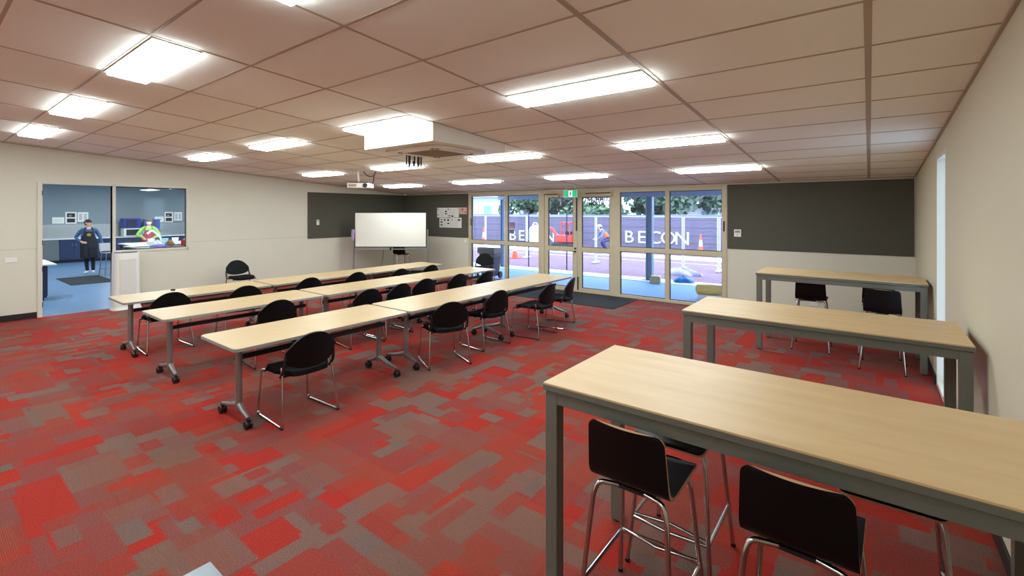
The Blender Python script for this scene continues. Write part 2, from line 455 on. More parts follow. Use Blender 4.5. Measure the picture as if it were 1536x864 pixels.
# ceiling lights
rown = ['row behind the viewpoint', 'row nearest the viewpoint', 'air conditioner row', 'row past the air conditioner', 'row nearest the glazed doors']
coln = ['closest to the right wall', 'second from the right wall', 'third from the right wall', 'closest to the kitchen wall']
def light_fix():
    r = bpy.data.objects.new('ceiling_light', None); COL.objects.link(r)
    W, D = 1.262, .300
    f = MB(); t = .014
    f.box(-W / 2, W / 2, -D / 2, -D / 2 + t, -.012, .03); f.box(-W / 2, W / 2, D / 2 - t, D / 2, -.012, .03)
    f.box(-W / 2, -W / 2 + t, -D / 2 + t, D / 2 - t, -.012, .03); f.box(W / 2 - t, W / 2, -D / 2 + t, D / 2 - t, -.012, .03)
    f.build('frame', M_offw, r)
    B(-W / 2 + t, W / 2 - t, -D / 2 + t, D / 2 - t, -.036, .012).build('diffuser', M_lamp, r)
    return r
lf = light_fix(); first = True
for j, (l0, l1) in enumerate(LROW):
    for i, (a, c) in enumerate(LX):
        o = lf if first else copy_tree(lf); first = False
        ym = (l0 + l1) / 2
        o.location = ((a + c) / 2, ym, cz(ym)); o.rotation_euler = (CA, 0, 0)
        tag(o, 'rectangular ceiling light in the %s, %s' % (rown[j], coln[i]), 'ceiling light', 'recessed ceiling lights')

# pinboards
def pinboard(label, b): return tag(b.build('pinboard', M_pin, bevel=.003), label, 'pinboard', 'grey felt pinboards')
pinboard('dark grey felt pinboard on the kitchen wall beside the whiteboard', B(XL + .004, XL + .018, 6.50, YF - .004, 1.19, 2.43))
pinboard('dark grey felt pinboard with notices beside the left window', B(XL + .0185, -9.05, YF - .018, YF - .004, 1.165, 2.425))
pinboard('wide dark grey felt pinboard right of the glazed doors', B(-2.19, XR - .02, YF - .018, YF - .004, 1.19, 2.43))

# ---------------------------------------------------------------- window wall joinery
def frame_rect(mb, x0, x1, z0, z1, w, y0, y1):
    mb.box(x0, x0 + w, y0, y1, z0, z1); mb.box(x1 - w, x1, y0, y1, z0, z1)
    mb.box(x0 + w, x1 - w, y0, y1, z0, z0 + w); mb.box(x0 + w, x1 - w, y0, y1, z1 - w, z1)
YW0, YW1 = YF - .02, YF + .09
def window(name, label, x0, x1, xm, lat):
    r = thing(name, label, 'window', (0, 0, 0), kind='structure')
    B(x0, x0 + .09, YW0, YW1, 0, 2.42).build('frame_post', M_alu, r, bevel=.004)
    B(x1 - .09, x1, YW0, YW1, 0, 2.42).build('frame_post', M_alu, r, bevel=.004)
    B(xm - .045, xm + .045, YW0 + .01, YW1 - .01, .06, 2.35).build('mullion', M_alu, r, bevel=.004)
    B(x0 + .09, x1 - .09, YW0, YW1, 0, .06).build('sill', M_alu, r, bevel=.004)
    B(x0 + .09, x1 - .09, YW0, YW1, 1.02, 1.12).build('transom', M_alu, r, bevel=.004)
    B(x0 + .09, x1 - .09, YW0, YW1, 2.34, 2.42).build('head_rail', M_alu, r, bevel=.004)
    for a, c in ((x0 + .09, xm - .045), (xm + .045, x1 - .09)):
        for z0, z1 in ((.06, 1.02), (1.12, 2.34)):
            p = B(a, c, YF + .030, YF + .036, z0, z1).build('pane', M_glass, r)
            gk = MB(); frame_rect(gk, a, c, z0, z1, .012, YF + .02, YF + .045); gk.build('gasket', M_alud, p)
    B(lat - .012, lat + .012, YW0 - .012, YW0, 1.52, 1.72).build('latch', M_alud, r)
    return r
window('window_1', 'beige framed four pane window left of the glazed doors', -9.03, -6.54, -7.68, -8.93)
window('window_2', 'beige framed four pane window right of the glazed doors', -4.52, -2.20, -3.37, -2.25)
def leaf(name, label, x0, x1, hx, sgn):
    r = thing(name, label, 'door', kind='structure')
    B(x0, x0 + .11, YF, YF + .05, .02, 2.34).build('stile', M_alu, r, bevel=.004)
    B(x1 - .11, x1, YF, YF + .05, .02, 2.34).build('stile', M_alu, r, bevel=.004)
    for z0, z1 in ((.02, .10), (.955, 1.065), (2.25, 2.34)):
        B(x0 + .11, x1 - .11, YF, YF + .05, z0, z1).build('rail', M_alu, r, bevel=.004)
    for z0, z1 in ((.10, .955), (1.065, 2.25)):
        p = B(x0 + .11, x1 - .11, YF + .022, YF + .028, z0, z1).build('pane', M_glass, r)
        gk = MB(); frame_rect(gk, x0 + .11, x1 - .11, z0, z1, .012, YF + .01, YF + .04); gk.build('gasket', M_alud, p)
    return r
d1 = leaf('door_1', 'left leaf of the glazed double door under the exit sign', -6.46, -5.53, 0, 1)
d2 = leaf('door_2', 'right leaf of the glazed double door with window lettering', -5.51, -4.58, 0, 1)
t = MB()
t.box(-6.54, -6.46, YW0, YW1, 0, 2.42).box(-4.58, -4.52, YW0, YW1, 0, 2.42).box(-6.46, -4.58, YW0, YW1, 2.34, 2.42).box(-6.46, -4.58, YF, YW1, 0, .02)
tag(t.build('trim_4', M_alu, bevel=.004), 'beige metal frame around the glazed double door', 'door frame', kind='structure')
# door hardware
lk = MB(); lk.lathe([(.022, 0), (.022, .02), (.012, .024)], 12, (-5.575, YF - .022, 1.03), 'y'); lk.lathe([(.022, 0), (.022, .02), (.012, .024)], 12, (-5.575, YF - .022, .955), 'y')
lk.box(-5.70, -5.565, YF - .05, YF - .035, .945, .962); lk.build('lever_lock', M_black, d1, True)
B(-5.545, -5.525, YF - .03, YF, 1.45, 2.26).build('flush_bolt', M_dsteel, d1, bevel=.003)
B(-5.51, -5.49, YF - .025, YF, .05, .36).build('flush_bolt', M_dsteel, d2, bevel=.003)
B(-6.30, -6.02, YF - .06, YF, 2.26, 2.32).build('door_closer', M_alu, d1, bevel=.005)
MB().tube([(-6.05, YF - .05, 2.335), (-6.40, YF - .10, 2.335), (-6.44, YF - .02, 2.335)], .008).build('closer_arm', M_dsteel, d1)
B(-4.90, -4.62, YF - .06, YF, 2.25, 2.32).build('door_closer', M_alu, d2, bevel=.005)
MB().tube([(-4.64, YF - .05, 2.335), (-5.05, YF - .10, 2.335), (-5.3, YF - .02, 2.335)], .009).build('closer_arm', M_dsteel, d2)
for tx, zz in (('COMMUNITY', 2.155), ('ROOM', 2.055)):
    me = text_mesh(tx, .128, .002, bold=.006); me.materials.append(M_alud)
    inst(me, 'door_lettering', d2, (-5.045, YF + .0315, zz), (R(90), 0, R(180)))
# kitchen doorway frame with hinges
t = MB(); t.box(XL - WT, XL + .02, DY0 - .065, DY0, 0, 2.44).box(XL - WT, XL + .02, DY1, KW0, 0, 2.44).box(XL - WT, XL + .02, DY0, KW1 + .02, KZ1 - .02, KZ1 + .025)
tr = tag(t.build('trim_5', M_trim, bevel=.004), 'white painted frame of the kitchen doorway', 'door frame', kind='structure')
for z in (.18, .82, 1.30, 2.2):
    B(XL - .02, XL + .024, DY0 - .006, DY0 + .004, z, z + .09).build('hinge', M_alud, tr)
kw = thing('window_3', 'fixed kitchen window with cream frame beside the doorway', 'window', kind='structure')
t = MB(); t.box(XL - .03, XL + .015, KW1 - .03, KW1 + .02, KZ0 - .03, KZ1).box(XL - .03, XL + .015, KW0, KW1, KZ0 - .03, KZ0 + .015)
t.build('frame', M_trim, kw, bevel=.003)
kp = B(XL - .06, XL - .054, KW0, KW1 - .03, KZ0 + .015, KZ1 - .02).build('pane', M_kglass, kw)
gk = MB(); y0, y1 = KW0, KW1 - .03
gk.box(XL - .07, XL - .045, y0, y0 + .014, KZ0 + .015, KZ1 - .02).box(XL - .07, XL - .045, y1 - .014, y1, KZ0 + .015, KZ1 - .02).box(XL - .07, XL - .045, y0, y1, KZ0 + .015, KZ0 + .03).box(XL - .07, XL - .045, y0, y1, KZ1 - .035, KZ1 - .02)
gk.build('gasket', M_alud, kp)
# slot window in the right wall
M_frost = see_through('frosted_glass', (196, 200, 200), .9, True)
sw = thing('window_4', 'tall narrow frosted slot window in the right wall', 'window', kind='structure')
t = MB(); t.box(XR + .0, XR + WT, SY0, SY0 + .05, 0, 2.52).box(XR, XR + WT, SY1 - .03, SY1, 0, 2.52).box(XR, XR + WT, SY0 + .05, SY1 - .03, 2.47, 2.52).box(XR, XR + WT, SY0 + .05, SY1 - .03, 0, .05)
t.build('frame', M_trim, sw, bevel=.003)
B(XR + .07, XR + .078, SY0 + .05, SY1 - .03, .05, 2.47).build('pane', M_frost, sw)

# ---------------------------------------------------------------- training tables
def training_table():
    r = bpy.data.objects.new('training_table', None); COL.objects.link(r)
    hw, hl = .39, .94
    band = MB().prism(rrect(hw, hl, .05), .703, .727)
    top = MB().prism(rrect(hw - .004, hl - .004, .047), .7225, .7305).build('tabletop', M_lam, r)
    band.build('edge_band', M_band, top)
    pl = B(-hw + .22, hw - .22, -hl + .08, hl - .08, .692, .704).build('underframe', M_dsteel, r)
    MB().box(.07, .115, -hl + .12, hl - .12, .553, .597).build('beam', M_dsteel, r, bevel=.006)
    for s, px, ca, cbk in ((-1, .15, .34, -.20), (1, .0, .34, -.20)):
        y = s * (hl - .13)
        lg = MB(); lg.tube([(px, y, .12), (px, y, .70)], .029, 12)
        lg = lg.build('leg', M_steel, r, True)
        ft = MB()
        for cx in (ca, cbk):
            ft.tube([(px, y, .175), (px + (cx - px) * .5, y, .125), (cx, y, .093)], [.028, .022, .015], 8)
        ft.build('foot', M_steel, lg, True)
        B(px - .034, px + .034, y - .032, y + .032, .665, .695).build('flip_bracket', M_steel, lg, bevel=.006)
        for cx in (ca, cbk):
            c = MB()
            for dy in (-.017, .017):
                c.lathe([(.012, -.011), (.034, -.011), (.038, -.005), (.038, .005), (.034, .011), (.012, .011)], 14, (cx, y + dy, .038), 'y')
            c.box(cx - .024, cx + .024, y - .012, y + .012, .045, .085)
            c.build('castor', M_black, r, True)
    return r
tt = training_table(); first = True
rows = [(-4.655, 'in the front row'), (-6.45, 'in the middle row'), (-7.965, 'in the rear row')]
segs = [(2.635, 'at the kitchen doorway end'), (4.545, 'at the middle of the row'), (6.425, 'at the glazed door end')]
for rx, rl in rows:
    for sy, sl in segs:
        o = tt if first else copy_tree(tt); first = False
        o.location = (rx, sy, 0)
        tag(o, 'maple folding table %s, %s' % (rl, sl), 'table', 'maple folding tables in three rows')

# ---------------------------------------------------------------- visitor chairs
def visitor_chair():
    r = bpy.data.objects.new('visitor_chair', None); COL.objects.link(r)
    def seat(u, v):
        x = (u - .5) * 2; y = (v - .5) * 2
        wd = .235 * (1 - .10 * max(0, -y) ** 2); dp = .243
        k = (1 - abs(x) ** 4) ** .25 if abs(x) < 1 else 0
        k = .80 + .20 * k
        z = .452 - .02 * max(0, y - .6) ** 2 * 6 - .012 * (1 - x * x) * (1 - y * y) + .012 * abs(x) ** 3
        return Vector((x * wd * (.86 + .14 * (1 - abs(y) ** 4)), y * dp * k - .018, z))
    MB().shell(seat, 14, 14, .042).build('seat', M_fab, r, True, autos=70)
    def back(u, v):
        x = (u - .5) * 2
        zt = .812 - .155 * abs(x) ** 2.4; zb = .528 - .035 * (1 - x * x) + .03 * abs(x) ** 4
        z = zb + (zt - zb) * v
        y = -.262 + .055 * x * x - .16 * (z - .5) + .0
        wd = .232 * (1 - .05 * (1 - v) ** 2)
        return Vector((x * wd, y, z))
    MB().shell(back, 18, 10, .024).build('backrest', M_shell, r, True, autos=60)
    for s in (-1, 1):
        pts = bez([(s * .205, .17, .428), (s * .222, .235, .425), (s * .245, .262, .012), (s * .268, -.262, .012), (s * .235, -.185, .46), (s * .235, -.17, .52)], 5, .04)
        lg = MB().tube(pts, .0105, 8).build('sled_leg', M_chrome, r, True)
        MB().tube([(s * .268, -.255, .012), (s * .268, -.215, .012)], .0125, 8).build('glide', M_black, lg)
        MB().tube([(s * .247, .25, .012), (s * .249, .21, .012)], .0125, 8).build('glide', M_black, lg)
        MB().tube(bez([(s * .236, -.155, .43), (s * .240, -.20, .475), (s * .236, -.225, .53), (s * .226, -.235, .64)], 4, .03), [.012] + [.014] * 10 + [.012], 8).build('back_upright', M_black, r, True)
    for y, z in ((.16, .424), (-.15, .424)):
        MB().tube([(-.235, y, z), (.235, y, z)], .009, 8).build('crossbar', M_dsteel, r, True)
    return r
vc = visitor_chair(); first = True
chairs = [
 (-4.30, 2.26, 0, 'black padded chair with chrome sled legs, nearest the camera, at the front row table'),
 (-4.29, 4.16, -25, 'black sled chair turned at an angle at the middle table of the front row'),
 (-4.38, 5.06, -4, 'black sled chair beside the leg joint of front row middle and end tables'),
 (-4.14, 5.95, 3, 'black sled chair pulled well out from the front row end table'),
 (-4.19, 6.67, 14, 'last black sled chair of the front row, closest to the glazed doors'),
 (-6.10, 2.84, -3, 'black sled chair at the middle row table nearest the kitchen doorway'),
 (-5.90, 4.02, -4, 'second black sled chair of the middle row, just past the first table joint'),
 (-5.95, 4.59, 3, 'third black sled chair of the middle row, half hidden by its neighbour'),
 (-6.05, 5.20, -3, 'fourth black sled chair of the middle row, overlapping the one before it'),
 (-6.03, 5.95, 0, 'fifth black sled chair of the middle row'),
 (-5.88, 6.51, 3, 'last black sled chair of the middle row, by the far table end'),
 (-7.80, 2.20, 0, 'black sled chair at the rear row table next to the air purifier'),
 (-7.60, 3.09, -4, 'second black sled chair of the rear row, before the first table joint'),
 (-7.67, 4.10, 0, 'third black sled chair of the rear row, past the first table joint'),
 (-7.66, 4.98, 2, 'fourth black sled chair of the rear row'),
 (-7.44, 5.80, 0, 'fifth black sled chair of the rear row'),
 (-7.46, 6.61, 0, 'last black sled chair of the rear row, below the whiteboard'),
 (-11.03, 4.53, 178, 'black sled chair standing alone against the cream kitchen wall'),
 (-7.90, 9.05, 118, 'black sled chair standing by the left window in front of the wheelie bin'),
]
for x, y, a, lb in chairs:
    o = vc if first else copy_tree(vc); first = False
    o.location = (x, y, 0); o.rotation_euler = (0, 0, R(90 + a))
    tag(o, lb, 'chair', 'black sled base chairs')

# ---------------------------------------------------------------- bar tables and stools
def bar_table(top_m):
    r = bpy.data.objects.new('bar_table', None); COL.objects.link(r)
    hx, hy = .90, .405
    tp = B(-hx, hx, -hy, hy, 1.052, 1.062).build('tabletop', top_m, r, bevel=.002)
    B(-hx, hx, -hy, hy, 1.026, 1.0525).build('edge_band', M_bframe, tp)
    a = .008
    for s in (-1, 1):
        y = s * (hy - .01)
        B(-hx + .07, hx - .07, min(y, y - s * .024), max(y, y - s * .024), .965, 1.021).build('apron', M_bframe, r)
        x = s * (hx - .01)
        B(min(x, x - s * .024), max(x, x - s * .024), -hy + .07, hy - .07, .965, 1.021).build('apron', M_bframe, r)
    for sx in (-1, 1):
        for sy in (-1, 1):
            x0, y0 = sx * (hx - a), sy * (hy - a)
            lg = B(min(x0, x0 - sx * .065), max(x0, x0 - sx * .065), min(y0, y0 - sy * .065), max(y0, y0 - sy * .065), .012, 1.022).build('leg', M_bframe, r, bevel=.003)
            xm, ym = x0 - sx * .0325, y0 - sy * .0325
            MB().lathe([(.026, 0), (.026, .008), (.014, .014)], 12, (xm, ym, 0)).build('foot', M_black, lg)
    return r
bt = bar_table(M_lamx)
bars = [(-.375, 2.318, 'long maple bar table with grey frame nearest the camera'), (-.375, 4.455, 'long maple bar table in the middle beside the slot window'), (-.355, 7.60, 'long maple bar table in front of the right-hand pinboard')]
for i, (x, y, lb) in enumerate(bars):
    o = bt if i == 0 else copy_tree(bt)
    o.location = (x, y, 0); tag(o, lb, 'table', 'grey framed bar tables')
o = bar_table(M_greytop); o.location = (-.355, .04, 0)
tag(o, 'pale grey topped bar table whose corner shows at the bottom edge', 'table', 'grey framed bar tables')

def bar_stool():
    r = bpy.data.objects.new('bar_stool', None); COL.objects.link(r)
    prof = bez([(0, -.205, .975), (0, -.165, .69), (0, .21, .70), (0, .235, .685)], 7, .085)
    L = [0]
    for i in range(1, len(prof)): L.append(L[-1] + (prof[i] - prof[i - 1]).length)
    def P(v):
        d = v * L[-1]
        for i in range(1, len(prof)):
            if d <= L[i] + 1e-9:
                k = (d - L[i - 1]) / max(1e-9, L[i] - L[i - 1]); return prof[i - 1].lerp(prof[i], k)
        return prof[-1].copy()
    def sh(u, v):
        v = .5 - .5 * math.cos(math.pi * v)
        x = (u - .5) * 2; p = P(v)
        hw = .182 - .012 * max(0, .35 - v) / .35
        c = max(0, .45 - v) / .45
        e = min(v, 1 - v) * L[-1]; rc = .035
        if e < rc: hw -= rc - math.sqrt(max(0, rc * rc - (rc - e) ** 2))
        p.x = x * hw; p.y += .016 * c * (x * x - .4) ; p.z -= .010 * (1 - x * x) * max(0, min(1, (v - .4) * 3)) * (v < .98)
        return p
    MB().shell(sh, 12, 48, .015, rim=1).build('seat_shell', [M_lacq, M_ply], r, True, autos=50)
    fr = {}
    for sx in (-1, 1):
        for sy in (-1, 1):
            pts = bez([(sx * .06, sy * .12 - .0, .676), (sx * .150, sy * .145, .676), (sx * .168, sy * .160, .62), (sx * .215, sy * .235, .010)], 5, .05)
            lg = MB().tube(pts, .0115, 10).build('leg', M_chrome, r, True)
            MB().lathe([(.014, 0), (.014, .018)], 10, (sx * .2155, sy * .2357, 0)).build('foot_cap', M_black, lg)
    def leg_at(sx, sy, z):
        k = (.62 - z) / (.62 - .010); return (sx * (.168 + .047 * k), sy * (.160 + .075 * k), z)
    MB().tube([leg_at(-1, 1, .24), (0, leg_at(1, 1, .24)[1] + .02, .24), leg_at(1, 1, .24)], .0095, 8).build('foot_rail', M_chrome, r, True)
    MB().tube([leg_at(-1, 1, .255), (0, leg_at(1, 1, .24)[1] - .035, .255), leg_at(1, 1, .255)], .0085, 8).build('foot_rail', M_chrome, r, True)
    for sx in (-1, 1):
        MB().tube([leg_at(sx, 1, .24), leg_at(sx, -1, .24)], .0095, 8).build('side_rail', M_chrome, r, True)
    B(-.10, .10, -.13, .13, .668, .682).build('seat_plate', M_dsteel, r)
    return r
bs = bar_stool()
stools = [
 (-.83, 2.07, 0, 'black plywood bar stool, left one on the near side of the nearest bar table'),
 (-.20, 2.07, -2, 'black plywood bar stool right of centre on the near side of the nearest bar table'),
 (-.83, 2.63, 180, 'black bar stool across the nearest bar table, facing the left stool'),
 (.07, 2.70, 180, 'black bar stool across the nearest bar table, toward the right wall'),
 (-.64, 7.72, 0, 'black bar stool tucked under the left half of the far bar table'),
 (.13, 7.26, -3, 'black bar stool on the near side of the far bar table toward the wall'),
 (.10, 7.98, 180, 'black bar stool behind the far bar table against the cream wall'),
 (-10.70, 8.68, -110, 'black bar stool standing behind the mobile whiteboard in the corner'),
]
for i, (x, y, a, lb) in enumerate(stools):
    o = bs if i == 0 else copy_tree(bs)
    o.location = (x, y, 0); o.rotation_euler = (0, 0, R(a)); tag(o, lb, 'stool', 'black plywood bar stools')

# ---------------------------------------------------------------- air conditioner, projector, cage, exit sign, sensor
ac = thing('ceiling_air_conditioner', 'boxed ceiling cassette air conditioner beside a glaring light', 'air conditioner', (-4.525, 4.25, 2.70))
hx, hy = .64, .65
b = MB(); zt0, zt1 = cz(4.25 - hy) - 2.70 - .004, cz(4.25 + hy) - 2.70 - .004
b.add([(-hx, -hy, 0), (hx, -hy, 0), (hx, hy, 0), (-hx, hy, 0), (-hx, -hy, zt0), (hx, -hy, zt0), (hx, hy, zt1), (-hx, hy, zt1)], [(0, 3, 2, 1), (4, 5, 6, 7), (0, 1, 5, 4), (1, 2, 6, 5), (2, 3, 7, 6), (3, 0, 4, 7)])
b.build('housing', M_offw, ac, bevel=.006)
fa = MB().prism(rrect(.475, .475, .05), -.028, 0.0).build('fascia', M_offw, ac, bevel=.006)
M_grille = mat('air_grille', (150, 134, 112), .6)
gr = B(-.26, .26, -.26, .26, -.034, -.026).build('return_grille', M_grille, ac)
for k in range(12): B(-.25, .25, -.245 + k * .0425, -.225 + k * .0425, -.038, -.033).build('slat', M_grille, gr)
for a in range(4):
    q = MB().box(-.27, .27, .315, .385, -.033, -.026)
    vn = q.build('air_vane', M_white, fa, rot=(0, 0, R(90 * a)))
    MB().box(-.27, .27, .300, .314, -.0305, -.026).build('air_slit', M_alud, fa, rot=(0, 0, R(90 * a)))
    for s in (-1, 1):
        MB().box(s * .30 - .03, s * .30 + .03, .325, .36, -.031, -.026).build('vane_slot', M_alud, fa, rot=(0, 0, R(90 * a)))

pj = thing('ceiling_projector', 'white projector hanging from the ceiling with black cables', 'projector', (-8.38, 5.75, 2.395), R(36))
MB().prism(rrect(.23, .16, .03), 0, .10).build('body', M_white, pj, bevel=.008)
B(-.20, .20, -.13, .13, .10, .118).build('top_cover', M_black, pj, bevel=.006)
ln = MB().lathe([(.045, -.01), (.045, .02), (.036, .022), (.034, .008)], 18, (.15, -.165, .05), 'y').build('lens', M_black, pj, True)
B(-.19, -.03, -.164, -.158, .025, .075).build('vent_grille', mat('tan_vent', (168, 150, 112), .6), pj)
MB().tube([(-.04, 0, .115), (-.04, 0, .20), (-.05, .0, cz(5.75) - 2.395 - .002)], .016, 10).build('mount_pole', M_white, pj, True)
MB().lathe([(.055, 0), (.05, .02)], 14, (-.05, 0, cz(5.75) - 2.395 - .024)).build('ceiling_plate', M_white, pj)
MB().tube([(.21, .05, .06), (.25, .06, .14), (.26, .05, .25), (.30, .04, .33), (.27, .03, .26), (.20, .0, .24), (.12, -.02, .27), (.07, -.03, .345)], .009, 8).build('cable', M_black, pj, True)

cg = thing('ceiling_wire_cage', 'dark barred cage hanging from the ceiling behind the air conditioner', 'cage', (-5.78, 4.95, cz(4.95) - .2))
MB().lathe([(.13, .185), (.135, .198)], 20).build('cap', M_ink, cg)
for k in range(10):
    a = 2 * math.pi * k / 10
    B(-.011, .011, -.006, .006, 0, .186).build('bar', M_ink, cg, loc=(.12 * math.cos(a), .12 * math.sin(a), 0), rot=(0, 0, a + math.pi / 2))
MB().lathe([(.04, .10), (.055, .13), (.055, .185)], 16).build('sensor_head', M_offw, cg, True)

ex = thing('exit_sign', 'green exit sign with running figure above the glazed doors', 'sign', (-5.50, 9.40, 2.235), R(10))
B(-.175, .175, -.02, .02, 0, .175).build('housing', M_white, ex, bevel=.006)
fc = B(-.158, .158, -.0235, -.0195, .014, .161).build('green_face', M_green, ex)
B(-.045, .045, -.0255, -.023, .018, .158).build('door_symbol', emit('lit_white_symbol', (.8, 1.0, .95), .45), fc)
man = MB()
for poly in ([(-.012, .075), (.012, .080), (.016, .118), (-.004, .122)], [(-.012, .08), (.004, .075), (-.006, .050), (-.022, .028), (-.030, .034), (-.018, .052)], [(0, .08), (.014, .08), (.026, .055), (.020, .028), (.011, .028), (.014, .053)], [(-.004, .118), (.0, .108), (-.022, .10), (-.030, .086), (-.036, .09), (-.028, .108)], [(.012, .116), (.016, .108), (.030, .096), (.026, .088), (.012, .10)]):
    man.prism(poly, -.0275, -.025, plane='xz')
man.lathe([(.0001, -.0275), (.0105, -.0275), (.0105, -.025)], 12, (.008, 0, .135), 'y')
man.build('running_figure', mat('exit_figure_green', (18, 70, 58), .5), fc)
for s in (-1, 1): MB().tube([(s * .12, 0, .174), (s * .12, 0, cz(9.4) - 2.235 - .002)], .006, 6).build('hanger', M_white, ex)
sn = MB().lathe([(.055, .0), (.055, -.02), (.045, -.045), (.02, -.06), (.001, -.062)], 16)
tag(sn.build('motion_sensor', M_white, None, True, loc=(XL + .22, YF - .15, cz(YF - .15) - .003)), 'small white motion sensor on the ceiling in the whiteboard corner', 'sensor')

# ---------------------------------------------------------------- whiteboard
ax = Vector((-math.sin(R(37.521)), math.cos(R(37.521)), 0)); rt = Vector((math.cos(R(37.521)), math.sin(R(37.521)), 0))
wbc = ax * 12.9 + rt * ((586 - 768) / 698 * 12.9)
wb = thing('mobile_whiteboard', 'large mobile whiteboard on a silver stand across the room corner', 'whiteboard', (wbc.x, wbc.y, 0), R(37.521))
W2 = 1.0; zb, zt = .92, 1.895
B(-W2 + .02, W2 - .02, -.012, .012, zb + .02, zt - .02).build('panel', M_board, wb)
t = MB(); t.box(-W2, W2, -.016, .016, zb, zb + .022).box(-W2, W2, -.016, .016, zt - .022, zt).box(-W2, -W2 + .022, -.016, .016, zb + .022, zt - .022).box(W2 - .022, W2, -.016, .016, zb + .022, zt - .022)
t.build('frame', M_dsteel, wb, bevel=.003)
for s in (-1, 1):
    po = B(s * 1.025 - .015, s * 1.025 + .015, -.02, .02, .08, 1.42).build('post', M_steel, wb, bevel=.003)
    B(s * 1.025 - .02, s * 1.025 + .02, -.30, .30, .06, .095).build('foot', M_steel, po, bevel=.004)
    for y in (-.27, .27):
        MB().lathe([(.01, -.012), (.03, -.012), (.03, .012), (.01, .012)], 12, (s * 1.025, y, .03), 'x').build('castor', M_black, po)
B(-1.01, 1.01, -.07, -.01, .862, .885).build('pen_tray', M_steel, wb, bevel=.003)
B(-1.01, 1.01, -.015, .015, .28, .31).build('stretcher', M_steel, wb)
B(-.01, .03, -.075, -.012, .84, .935).build('tray_clip', M_black, wb, bevel=.004)
MB().tube([(-.2, .02, .87), (-.23, .03, .6), (-.30, .04, .35)], .005, 6).build('cable', M_black, wb)
def bag(u, v):
    a = u * 2 * math.pi; rr = .5 + .5 * math.sin(math.pi * min(1, .25 + .75 * (1 - v)))
    return Vector((math.cos(a) * .055 * rr + .01 * math.sin(9 * v), math.sin(a) * .035 * rr, -.30 * (1 - v)))
pb = wbc + rt * -1.02 - ax * .075
tag(MB().shell(bag, 14, 12, .003).build('cloth_pouch', mat('lilac_cloth', (186, 158, 202), .8), None, True, loc=(pb.x, pb.y, 1.42)), 'lilac cloth pouch hanging on the left post of the whiteboard', 'pouch')

# ---------------------------------------------------------------- notices and small wall items
def sheet(x0, x1, z0, z1, m, label, marks):
    r = thing('notice_sheet', label, 'notice', (x0, YF - .0195, z0), 0, 'notices pinned beside the left window')
    w_, h_ = x1 - x0, z1 - z0
    p = B(0, w_, -.001, .001, 0, h_).build('paper', m, r)
    pk = MB(); lt = MB()
    for a, c, e, f in marks: pk.box(a * w_, (a + e) * w_, -.0022, -.001, c * h_, (c + f) * h_)
    pk.build('print', M_ink, p)
    for k in range(9): lt.box(.12 * w_, (.55 + .3 * random.random()) * w_, -.0016, -.001, (.12 + .085 * k) * h_, (.13 + .085 * k) * h_)
    lt.build('text_lines', M_inkl, p)
sheet(-10.31, -9.88, 1.735, 2.025, M_paper, 'white notice with dark marks at its edges, leftmost of the upper pair', [(.05, .78, .1, .1), (.05, .22, .1, .1), (.78, .55, .16, .16), (.78, .32, .16, .14)])
sheet(-9.87, -9.41, 1.745, 2.025, M_paper, 'white notice with three dark marks in the upper row, between white and pink sheets', [(.05, .78, .1, .1), (.1, .1, .12, .13), (.33, .06, .2, .13)])
sheet(-9.40, -9.09, 1.84, 2.03, M_pinkp, 'small pink notice at the right end of the upper row', [(.35, .65, .16, .16), (.35, .5, .14, .1), (.75, .2, .16, .16)])
sheet(-10.21, -9.75, 1.44, 1.725, M_paper, 'white notice with six black squares in the lower row', [(.1, .78, .18, .08), (.1, .5, .18, .13), (.1, .2, .18, .13), (.42, .7, .14, .18), (.72, .68, .16, .2), (.72, .36, .18, .14)])
sheet(-9.74, -9.30, 1.44, 1.735, M_paper, 'white notice with one dark red square in the lower row', [(.66, .7, .22, .17), (.1, .75, .08, .1)])

def plate(name, label, cat, loc, w_, h_, rz, m=M_white, d=.012):
    r = thing(name, label, cat, loc, rz)
    B(-w_ / 2, w_ / 2, -d, 0, 0, h_).build('plate', m, r, bevel=.003); return r
p = plate('thermostat', 'small white thermostat with grey screen on the right pinboard', 'thermostat', (-2.005, YF - .016, 1.425), .125, .14, 0, d=.02)
B(-.045, .045, -.0225, -.0195, .075, .12).build('screen', M_inkl, p); B(-.012, .012, -.022, -.0195, .03, .05).build('button', M_inkl, p)
p = plate('wall_remote', 'slim white remote control in a holder on the left pinboard', 'remote', (XL + .016, 6.785, 1.55), .075, .14, R(90))
B(-.022, .022, -.014, -.0115, .095, .125).build('screen', M_inkl, p)
p = plate('light_switch', 'double white light switch on the wall left of the doorway', 'switch', (XL, 1.11, 1.02), .15, .085, R(90))
for k in (-1, 1): B(k * .035 - .012, k * .035 + .012, -.016, -.0115, .025, .06).build('rocker', M_white, p)
p = plate('wall_socket', 'white power socket low on the wall below the right pinboard', 'socket', (-.78, YF, .25), .12, .08, 0)
for k in (-1, 1): B(k * .03 - .012, k * .03 + .012, -.014, -.0115, .03, .055).build('outlet', M_offw, p)
p = plate('light_switch', 'single white switch plate beside the left window frame', 'switch', (-9.17, YF, 1.03), .075, .075, 0)
B(-.012, .012, -.016, -.0115, .02, .055).build('rocker', M_white, p)

tag(MB().prism(rrect(1.40, .62, .03), 0, .008).build('door_mat', M_mat, None, loc=(-5.36, 9.02, .001)), 'charcoal entrance mat in front of the glazed doors', 'mat')
tag(MB().prism(rrect(.028, .014, .005), 0, .022).build('board_eraser', M_black, None, bevel=.003, loc=(-8.22, 2.42, .732), rot=(0, 0, R(75))), 'tiny black eraser on the rear row table near the air purifier', 'eraser')

